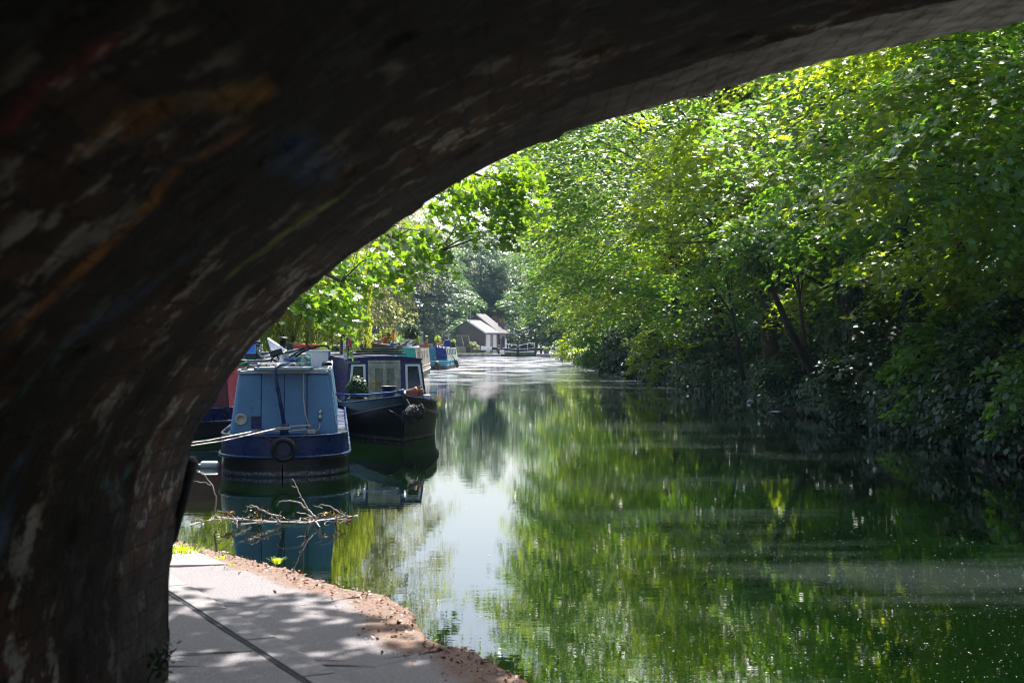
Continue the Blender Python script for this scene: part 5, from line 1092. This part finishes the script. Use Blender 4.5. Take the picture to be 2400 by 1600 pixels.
# garden gate posts, low wall, bushes by the cottage
for i, (X, lb) in enumerate(((1080, 'leaning brick buttress at the left end of the garden wall'), (1096, 'leaning brick buttress nearest the cottage gable'))):
    p = P(X, 826, 188); t = thing('buttress', lb, 'buttress', tuple(p)); MB().poly([(-.5, 0, 0), (.55, 0, 0), (.1, 0, 2.2), (-.5, 0, 2.2)], (0, .3, 0)).build('pier', M['cot_brick'], t); MB().box((-.2, .15, 2.25), (.8, .42, .12)).build('coping', M['stone'], t)
    MB().tube([(.1, -.06, 2.2), (.55, -.06, 0)], .06, 6).build('pale_edge', M['cream'], t)
p = P(1072, 827, 187); t = thing('garden_wall', 'low grey garden wall with a yellow spot, beside the lawn', 'wall', tuple(p)); MB().box((.1, 0, .42), (2.0, .3, .84)).build('wall', M['stone'], t); MB().lathe([(.11, 0), (.11, .02)], (.15, -.152, .4), 14, rot=(R(90), 0, 0)).build('round_sign', simple('yellow_paint', (.6, .5, .08), .5), t)
def bushat(lb, X, Yb, d, s, mt, sz=1.0): 
    p = P(X, Yb, d); plant('bush', 'bush', lb, (p.x, p.y, p.z), 33 * s, (s, s, s * sz), 'bush', None, M[mt])
bushat('small silvery shrub on the lawn in front of the cottage gable', 1108, 824, 188, .62, 'leaf_olive', 1.0)
bushat('big pale bush overhanging the roof of the cottage gable', 1080, 812, 193, 1.15, 'leaf_far', 1.5)
bushat('small green plant climbing between the buttresses', 1092, 822, 189, .45, 'leaf_lime', 1.3)
bushat('dark climber between the cottage and the outbuilding', 1190, 824, 200, 1.1, 'leaf_dark', 1.5)
# ------------------------------------------------------------------ lock gates
def gate(lb, xh, xm, yb, beam_end, sgn):
    t = thing('lock_gate', lb, 'lock gate', (xh, yb, 0)); xm -= xh; be = beam_end - xh
    mb = MB(); mb.poly([(0, 0, -.3), (xm, .9, -.3), (xm, .9, .18), (0, 0, .18)], (0, .3, 0)); mb.build('gate_leaf', M['beam_black'], t)
    for x in (0, xm): MB().box((x, .9 * (x / xm), .45), (.34, .34, 1.5)).build('gate_post', M['beam_black'], t, bevel=.02)
    za, zb = .78, 1.12; ex = be
    mb = MB(); mb.poly([(xm, .75, za - .12), (xm, .75, za + .16), (ex * .45, -.3, zb + .14), (ex * .45, -.3, zb - .22)], (0, .3, 0)); mb.build('balance_beam', M['beam_black'], t)
    mb = MB(); mb.poly([(ex * .45, -.3, zb - .22), (ex * .45, -.3, zb + .14), (ex, -1.0, zb + .30), (ex, -1.0, zb - .26)], (0, .32, 0)); mb.build('beam_end', M['white'], t)
    mb = MB(); mb.poly([(xm, .72, za + .165), (ex * .45, -.33, zb + .145), (ex * .45, -.33, zb + .18), (xm, .72, za + .2)], (0, .36, 0)); mb.build('beam_top', M['white'], t)
    mb = MB(); 
    mb.tube([(xm * .88, .8, za + .1), (xm * .98, .85, za + .45), (xm * .9, .8, za + .72), (xm * .4, .3, za + .95), (-.1, 0, za + 1.05), (-.1, 0, za + .3)] if sgn > 0 else [(xm * .75, .8, za + .1), (xm * 1.0, .85, za + .40), (xm * .92, .8, za + .75), (xm * .4, .4, za + .85), (xm * .02 + .5, .1, za + 1.0)], .035, 6)
    mb.tube([(xm * .45, .4, za + .1), (xm * .45, .4, za + .88)], .03, 6); mb.build('handrail', M['white'], t, smooth=True)
    mb = MB(); mb.box((xm / 2, .62, .52), (abs(xm), .45, .06)); mb.build('walkway', M['wood'], t)
    return t
gate('left lock gate with a white-ended black balance beam in front of the cottage', -1.45, .75, 184.6, -4.0, -1)
gate('right lock gate with a white bent handrail and black and white beam', 3.05, .78, 184.6, 8.6, 1)
for X, lb in ((1169, 'black mooring post at the left lock gate'), (1268, 'short black post where the right gate beam starts'), (1312, 'black post on the right lock side under the trees')):
    p = P(X, 830, 182.6 + 1.5); t = thing('mooring_post', lb, 'post', tuple(p)); MB().lathe([(.15, 0), (.14, .95), (.17, 1.0), (.17, 1.1), (.1, 1.16)], n=12).build('post', M['beam_black'], t, smooth=True); MB().lathe([(.17, .78), (.17, .84)], n=12).build('band', M['white'], t)
p = P(1176, 831, 184.2); t = thing('white_block', 'white painted block at the foot of the left mooring post', 'block', tuple(p)); MB().box((0, 0, .3), (.7, .4, .55), taper=.92).build('body', M['white'], t, bevel=.03)
p = P(1281, 829, 184.3); potplant('planter_tub', 'round wooden tub with yellow-green flowers on the right lock side', p, .42, .5, M['greybox'], 260, .4, .16, M['leaf_lime'], LEAF, .6, squash=.6, cat='planter')
t = thing('footbridge', 'flat pale footbridge deck beyond the lock gates', 'footbridge', (1.0, 197, .42)); MB().box((2.5, 0, .15), (10, .8, .14)).build('deck', M['white'], t)
t = thing('lock_bench', 'white seat with bent legs right of the flower tub', 'bench', tuple(P(1303, 826, 186))); MB().box((0, 0, .5), (1.6, .45, .08)).build('seat', M['white'], t)
for s in (-1, 1): MB().poly([(s * .6, -.2, 0), (s * .75, -.2, 0), (s * .5, -.2, .5), (s * .4, -.2, .5)], (0, .4, 0)).build('leg', M['white'], t)
# dinghy under the sunlit bush
t = thing('dinghy', 'small grey dinghy moored under the trees at the far right bank', 'dinghy', (5.55, 147, 0), (0, 0, R(80)))
secs = []
for k in range(9):
    u = k / 8; w_ = .72 * math.sin(math.pi * (.12 + .62 * u)) ** .8; v = -1.5 + 3.0 * u
    if k == 8: w_ = .58
    if k == 0: w_ = .06
    zt_ = .48 + .12 * (1 - u) ** 2; secs.append([(v, -w_, zt_), (v, -w_ * .8, .12), (v, 0, -.12), (v, w_ * .8, .12), (v, w_, zt_)])
mb = MB(); mb.loft(secs); mb.f.append((40, 41, 42, 43, 44)); o = mb.build('hull', M['greybox'], t, smooth=True); sm = o.modifiers.new('s', 'SOLIDIFY'); sm.thickness = .03
mb = MB(); mb.loop([s[0] for s in secs] + [s[4] for s in reversed(secs)], .04, 6); mb.build('gunwale', M['white'], t, smooth=True); MB().box((.5, 0, .32), (.25, 1.2, .04)).build('thwart', M['wood'], t)
# second one beneath it, upside down on the bank
t = thing('dinghy', 'upturned pale dinghy on the bank behind the grey one', 'dinghy', (5.9, 158, .25), (0, 0, R(85)))
mb = MB(); mb.loft([[(a, b_, .45 - c3 * .8) for a, b_, c3 in s] for s in secs]); o = mb.build('hull', M['stone'], t, smooth=True)

# person at the lock, half hidden by the leaves: one continuous skinned body, seated on the beam end
def person(label, loc, rz, joints, edges, radii, mat, sc=1.0):
    me = bpy.data.meshes.new('person'); me.from_pydata(joints, edges, []); o = bpy.data.objects.new('person', me); C.objects.link(o); tag(o, label, 'person'); o.location = loc; o.rotation_euler = (0, 0, rz)
    sk = o.modifiers.new('skin', 'SKIN'); me.skin_vertices[0].data[0].use_root = True
    for i, r_ in enumerate(radii): me.skin_vertices[0].data[i].radius = (r_, r_)
    o.modifiers.new('sub', 'SUBSURF').render_levels = 1; me.materials.append(mat); return o
J = [(0, 0, .62), (0, -.02, .85), (0, -.05, 1.12), (0, -.06, 1.24), (0, -.09, 1.36), (0, -.09, 1.47), (-.19, -.05, 1.12), (-.25, -.12, .88), (-.14, -.30, .78), (.19, -.05, 1.12), (.25, -.12, .88), (.14, -.30, .78),
     (-.1, -.02, .58), (-.12, -.45, .60), (-.12, -.48, .14), (-.12, -.60, .08), (.1, -.02, .58), (.12, -.45, .60), (.12, -.46, .14), (.12, -.60, .08)]
E = [(0, 1), (1, 2), (2, 3), (3, 4), (4, 5), (2, 6), (6, 7), (7, 8), (2, 9), (9, 10), (10, 11), (0, 12), (12, 13), (13, 14), (14, 15), (0, 16), (16, 17), (17, 18), (18, 19)]
m, n, out = newmat('person_clothes'); b = nd(n, 'ShaderNodeBsdfPrincipled'); tc = nd(n, 'ShaderNodeTexCoord'); s_ = nd(n, 'ShaderNodeSeparateXYZ'); n.links.new(tc.outputs['Object'], s_.inputs[0])
cr = nd(n, 'ShaderNodeValToRGB'); n.links.new(s_.outputs[2], cr.inputs[0]); cr.color_ramp.interpolation = 'CONSTANT'
cr.color_ramp.elements[0].color = (.10, .17, .32, 1); e = cr.color_ramp.elements[1]; e.position = .66; e.color = (.015, .015, .03, 1)
mp_ = nd(n, 'ShaderNodeMath', operation='GREATER_THAN'); n.links.new(s_.outputs[2], mp_.inputs[0]); mp_.inputs[1].default_value = 1.27
n.links.new(mix(n, mp_.outputs[0], cr.outputs[0], (.45, .27, .2)), b.inputs['Base Color']); b.inputs['Roughness'].default_value = .8; n.links.new(b.outputs[0], out.inputs[0])
pp = P(1320, 827, 185.5)
per = person('person in a dark top and blue jeans sitting at the lock under the branches', (pp.x, pp.y, .42), .4, J, E, [.15, .14, .15, .06, .09, .07, .06, .045, .035, .06, .045, .035, .1, .08, .06, .05, .1, .08, .06, .05], m)
bm = bmesh.new(); bmesh.ops.create_icosphere(bm, subdivisions=2, radius=.115); me = bpy.data.meshes.new('hair'); bm.to_mesh(me); bm.free(); me.materials.append(M['rubber']); h_ = bpy.data.objects.new('hair', me); C.objects.link(h_); h_.parent = per; h_.location = (0, -.06, 1.46)
t = thing('seat_block', 'stone block the seated person rests on', 'block', (pp.x, pp.y, .42), (0, 0, .4)); MB().box((0, .05, .24), (.6, .5, .46)).build('body', M['stone'], t, bevel=.03)

# ------------------------------------------------------------------ dead branches floating by the boats
def wpt(X, Y, z=0.0): d = (CAMZ - z) * F / (Y - 797); return Vector(((X - 1200) / F * d, d, z))
def stick(pts, r0=.014, r1=.006): return pts, r0, r1
dW = 16.6
def pv(X, Y, d=dW): return P(X, Y, d)
tw = thing('dead_branch', 'bare pale dead branch floating in the water beside the blue stern', 'branch', tuple(wpt(640, 1222)))
tw0 = Vector(tw.location)
mbT = MB(); rs = np.random.RandomState(12)
def br(pts, r0=.013, r1=.005):
    pts = [Vector(p) for p in pts]; n_ = len(pts)
    # subdivide with wobble
    q = []
    for a, b_ in zip(pts[:-1], pts[1:]):
        for t_ in (0, .33, .66): q.append(a * (1 - t_) + b_ * t_ + Vector(rs.randn(3) * .006))
    q.append(pts[-1]); N_2 = len(q); mbT.tube([p - tw0 for p in q], [r0 + (r1 - r0) * i / (N_2 - 1) for i in range(N_2)], 5)
br([pv(506, 1213), pv(503, 1180), pv(508, 1172), pv(503, 1145), pv(492, 1128), pv(475, 1110), pv(455, 1103)], .012, .006)
br([pv(493, 1137), pv(480, 1130), pv(453, 1127)], .010, .004)
br([wpt(500, 1212), wpt(560, 1215), wpt(640, 1222), wpt(720, 1222), wpt(800, 1212), wpt(838, 1207)], .016, .008)
br([wpt(440, 1230), wpt(470, 1222), wpt(506, 1215)], .010, .006)
br([pv(548, 1212), pv(530, 1200), pv(510, 1196)], .012, .005)
br([pv(660, 1210), pv(625, 1200), pv(600, 1187), pv(582, 1188), pv(575, 1200)], .013, .005); br([pv(600, 1187), pv(590, 1183), pv(577, 1186)], .007, .003)
br([pv(655, 1228), pv(650, 1215), pv(660, 1197)], .014, .006)
br([pv(740, 1210), pv(722, 1196), pv(705, 1178), pv(680, 1172), pv(655, 1175), pv(648, 1185)], .014, .005)
br([pv(722, 1196), pv(712, 1175), pv(700, 1150), pv(693, 1135), pv(684, 1121)], .008, .004); br([pv(694, 1143), pv(683, 1137)], .004, .003); br([pv(702, 1165), pv(707, 1164)], .006, .006)
br([wpt(722, 1226), wpt(730, 1214), pv(720, 1205), pv(695, 1200)], .013, .005); br([pv(740, 1220), pv(748, 1205), pv(770, 1200)], .012, .004)
br([pv(808, 1208), pv(790, 1195), pv(770, 1184), pv(748, 1183)], .011, .004); br([pv(755, 1190), pv(735, 1184)], .007, .003); br([wpt(785, 1225), pv(790, 1212), pv(808, 1208)], .015, .007)
br([wpt(752, 1235), wpt(740, 1222), wpt(700, 1224)], .010, .006); br([wpt(565, 1228), wpt(600, 1224), wpt(650, 1220)], .008, .005); br([wpt(462, 1240), wpt(480, 1225), pv(462, 1210)], .008, .003)
for k in range(60):
    X = 445 + 370 * rs.rand(); Y = 1219 + 7 * rs.randn() * .5; p = wpt(X, Y); a = rs.rand() * 6.28; l_ = .03 + .09 * rs.rand()
    br([p, p + Vector((math.cos(a) * l_, math.sin(a) * l_, .0 + .05 * rs.rand()))], .005, .003)
mbT.build('twigs', M['twig'], tw)
# withered leaves caught in it
N = 90; bx = rs.choice([515, 540, 590, 610, 770, 790], N); bY = np.array([1205.] * N) + rs.randn(N) * 6
pos = np.array([tuple(P(a + rs.randn() * 12, b_, dW)) for a, b_ in zip(bx, bY)]) - np.array(tw0)
me = leafmesh('withered_leaves', pos, rs.randn(N, 3), rs.randn(N, 3), .03 + .03 * rs.rand(N), LEAF, simple('dry_leaf', (.45, .25, .04), .7)); o = bpy.data.objects.new('withered_leaves', me); C.objects.link(o); o.parent = tw
# fallen branch and litter by the right bank
mb = MB(); a = P(1803, 951, 46); b_ = P(1830, 931, 46.5)
mb.tube([P(1798, 953, 46) * 1, a, P(1817, 941, 46.2), b_, P(1850, 918, 47)], [.03, .03, .025, .02, .012], 6); mb.tube([a, P(1812, 945, 46)], .02, 5)
tag(mb.build('fallen_branch', M['twig']), 'bare stick slanting out of the water by the timber piling', 'branch')
def lump(name, label, cat, loc, s, mat, sc, seed):
    bm = bmesh.new(); bmesh.ops.create_icosphere(bm, subdivisions=3, radius=s)
    for vv in bm.verts: vv.co = Vector((vv.co.x * sc[0], vv.co.y * sc[1], vv.co.z * sc[2])) * (1 + .22 * math.sin(vv.co.x / s * 3 + seed) * math.cos(vv.co.z / s * 4 + vv.co.y / s * 3))
    me = bpy.data.meshes.new(name); bm.to_mesh(me); bm.free(); me.materials.append(mat); me.polygons.foreach_set('use_smooth', [True] * len(me.polygons)); o = bpy.data.objects.new(name, me); C.objects.link(o); o.location = loc; tag(o, label, cat); return o
lump('plastic_bag', 'crumpled white plastic bag floating by the timber piling', 'bag', tuple(wpt(1760, 943) + Vector((0, 0, .04))), .13, M['plastic_white'], (1, .8, 1.0), 2)
lump('foam_scrap', 'small white scrap floating further right by the bank', 'litter', tuple(wpt(1945, 970)), .10, M['plastic_white'], (1.3, .8, .25), 3)
lump('foam_scrap', 'flat pale scrap floating just below the slanting stick', 'litter', tuple(wpt(1816, 964)), .11, M['plastic_white'], (1.6, .8, .2), 4)

# floating specks: seeds and petals
rs = np.random.RandomState(50); N = 4200; Yp = 850 + 750 * rs.rand(N) ** 1.5; Xp = 860 + 1560 * rs.rand(N) ** .8
d = CAMZ * F / (Yp - 797); x = (Xp - 1200) / F * d; clump = np.sin(x * .9 + np.sin(d * .35) * 2) + np.sin(d * .55 + x * .3) * .8 + rs.randn(N) * .7
ok = (clump > .1) | (rs.rand(N) < .12); ok &= (x > np.interp(d, [0, 6.8, 8, 12, 20, 30, 60], [.6, .4, -.1, -2.0, -3.6, -1.2, -3])) & (d < 120); x, d = x[ok], d[ok]; N = len(x)
HEX = np.array([(math.cos(a), math.sin(a), 0) for a in np.arange(6) * math.pi / 3]) * .5
sz = .003 + .012 * rs.rand(N) ** 8 + .00035 * d
me = leafmesh('floating_specks', np.stack([x, d, np.full(N, .005)], 1), np.array([0, 0, 1.]) + rs.randn(N, 3) * .05, rs.randn(N, 3), sz, HEX, simple('petal', (.20, .20, .18), .7, bump=0))
o = bpy.data.objects.new('floating_specks', me); C.objects.link(o); struct(o, 'stuff'); o['label'] = 'pale seeds and petals speckling the canal surface'; o['category'] = 'floating debris'

# ------------------------------------------------------------------ litter and weeds on the towpath
rs = np.random.RandomState(60); N = 5200; i = rs.randint(10, len(ed) - 10, N); off = np.abs(rs.randn(N)) * .17 + .012
px_ = ed[i, 0] + nr[i, 0] * off; py_ = ed[i, 1] + nr[i, 1] * off; k = (py_ > 5) & (py_ < 15)
px_, py_ = px_[k], py_[k]; N = len(px_)
me = leafmesh('leaf_litter', np.stack([px_, py_, np.full(N, ZP + .012) + rs.rand(N) * .008], 1), np.array([0, 0, 1.]) + rs.randn(N, 3) * .5, rs.randn(N, 3), .012 + .03 * rs.rand(N) ** 2, LEAF, leafmat('litter', (.16, .07, .035), (.1, .05, .02), .1, .6, .6))
o = bpy.data.objects.new('leaf_litter', me); C.objects.link(o); struct(o, 'stuff'); o['label'] = 'rusty brown leaf litter along the towpath edge'; o['category'] = 'leaf litter'
def tuft(name, label, loc, N, rad, h, wdt, mat, spread=.6, cat='plant', tilt=None):
    mb = MB(); r2 = np.random.RandomState(N); 
    for _ in range(N):
        a = r2.rand() * 6.28; r_ = rad * r2.rand() ** .5; b0 = Vector((r_ * math.cos(a), r_ * math.sin(a), 0)); tip = b0 * (1 + spread) + Vector((r2.randn() * .01, r2.randn() * .01, h * (.5 + .6 * r2.rand()))); mid = (b0 + tip) / 2 + Vector((0, 0, h * .2)); sd3 = Vector((-math.sin(a), math.cos(a), 0)) * wdt
        mb.add([b0 - sd3 * .5, b0 + sd3 * .5, mid + sd3, tip, mid - sd3], [(0, 1, 2, 3, 4)])
    o = mb.build(name, mat); o.location = loc; 
    if tilt: o.rotation_euler = tilt
    tag(o, label, cat); return o
tuft('grass_tuft', 'bright green grass tuft at the foot of the arch beside the pale slab', gpt(432, 1296), 160, .13, .07, .005, M['leaf_lime'])
tuft('grass_tuft', 'sparse grass sprig on the brown litter near the slab', gpt(520, 1312), 30, .05, .04, .004, M['leaf_lime'])
tuft('grass_tuft', 'tiny green tuft at the tip of the pale slab', gpt(548, 1326), 24, .04, .03, .004, M['leaf_lime'])
tuft('plantain_weed', 'small broad-leaved weed growing on the towpath edge', gpt(650, 1320), 16, .03, .05, .018, M['leaf_lime'], 2.2)
s0, y0 = hit(336, 1575); ii = int(np.argmin(np.abs(sarc - s0)))
ww = thing('wall_weed', 'small green weed growing out of the arch wall near its foot', 'plant', (cur[ii, 0] + .01, y0, cur[ii, 1] - .03))
mb = MB()
for k in range(5): mb.tube([(0, 0, -.02), (.03, .02 * (k - 2), .04), (.05 + .01 * k, .04 * (k - 2), .08 + .02 * (k % 3))], .003, 4)
mb.build('stem', M['green_box'], ww)
N = 60; pw = np.stack([.02 + .06 * rs.rand(N), rs.randn(N) * .07, .12 * rs.rand(N)], 1)
me = leafmesh('foliage', pw, rs.randn(N, 3) + np.array([.6, -.3, .6]), rs.randn(N, 3), .018 + .016 * rs.rand(N), LEAF, M['leaf_ivy']); o = bpy.data.objects.new('foliage', me); C.objects.link(o); o.parent = ww

# ------------------------------------------------------------------ haze: the box of air
if HAZE:
    m, n, out = newmat('haze_air'); v = nd(n, 'ShaderNodeVolumePrincipled'); v.inputs['Color'].default_value = (.50, .74, 1.0, 1); v.inputs['Density'].default_value = HAZE; v.inputs['Anisotropy'].default_value = .1
    n.links.new(v.outputs[0], out.inputs['Volume']); mb = MB().box((0, 200, 22), (420, 460, 50)); o = mb.build('haze', m); struct(o, 'stuff'); o['label'] = 'thin bluish haze over the canal'; o['category'] = 'haze'
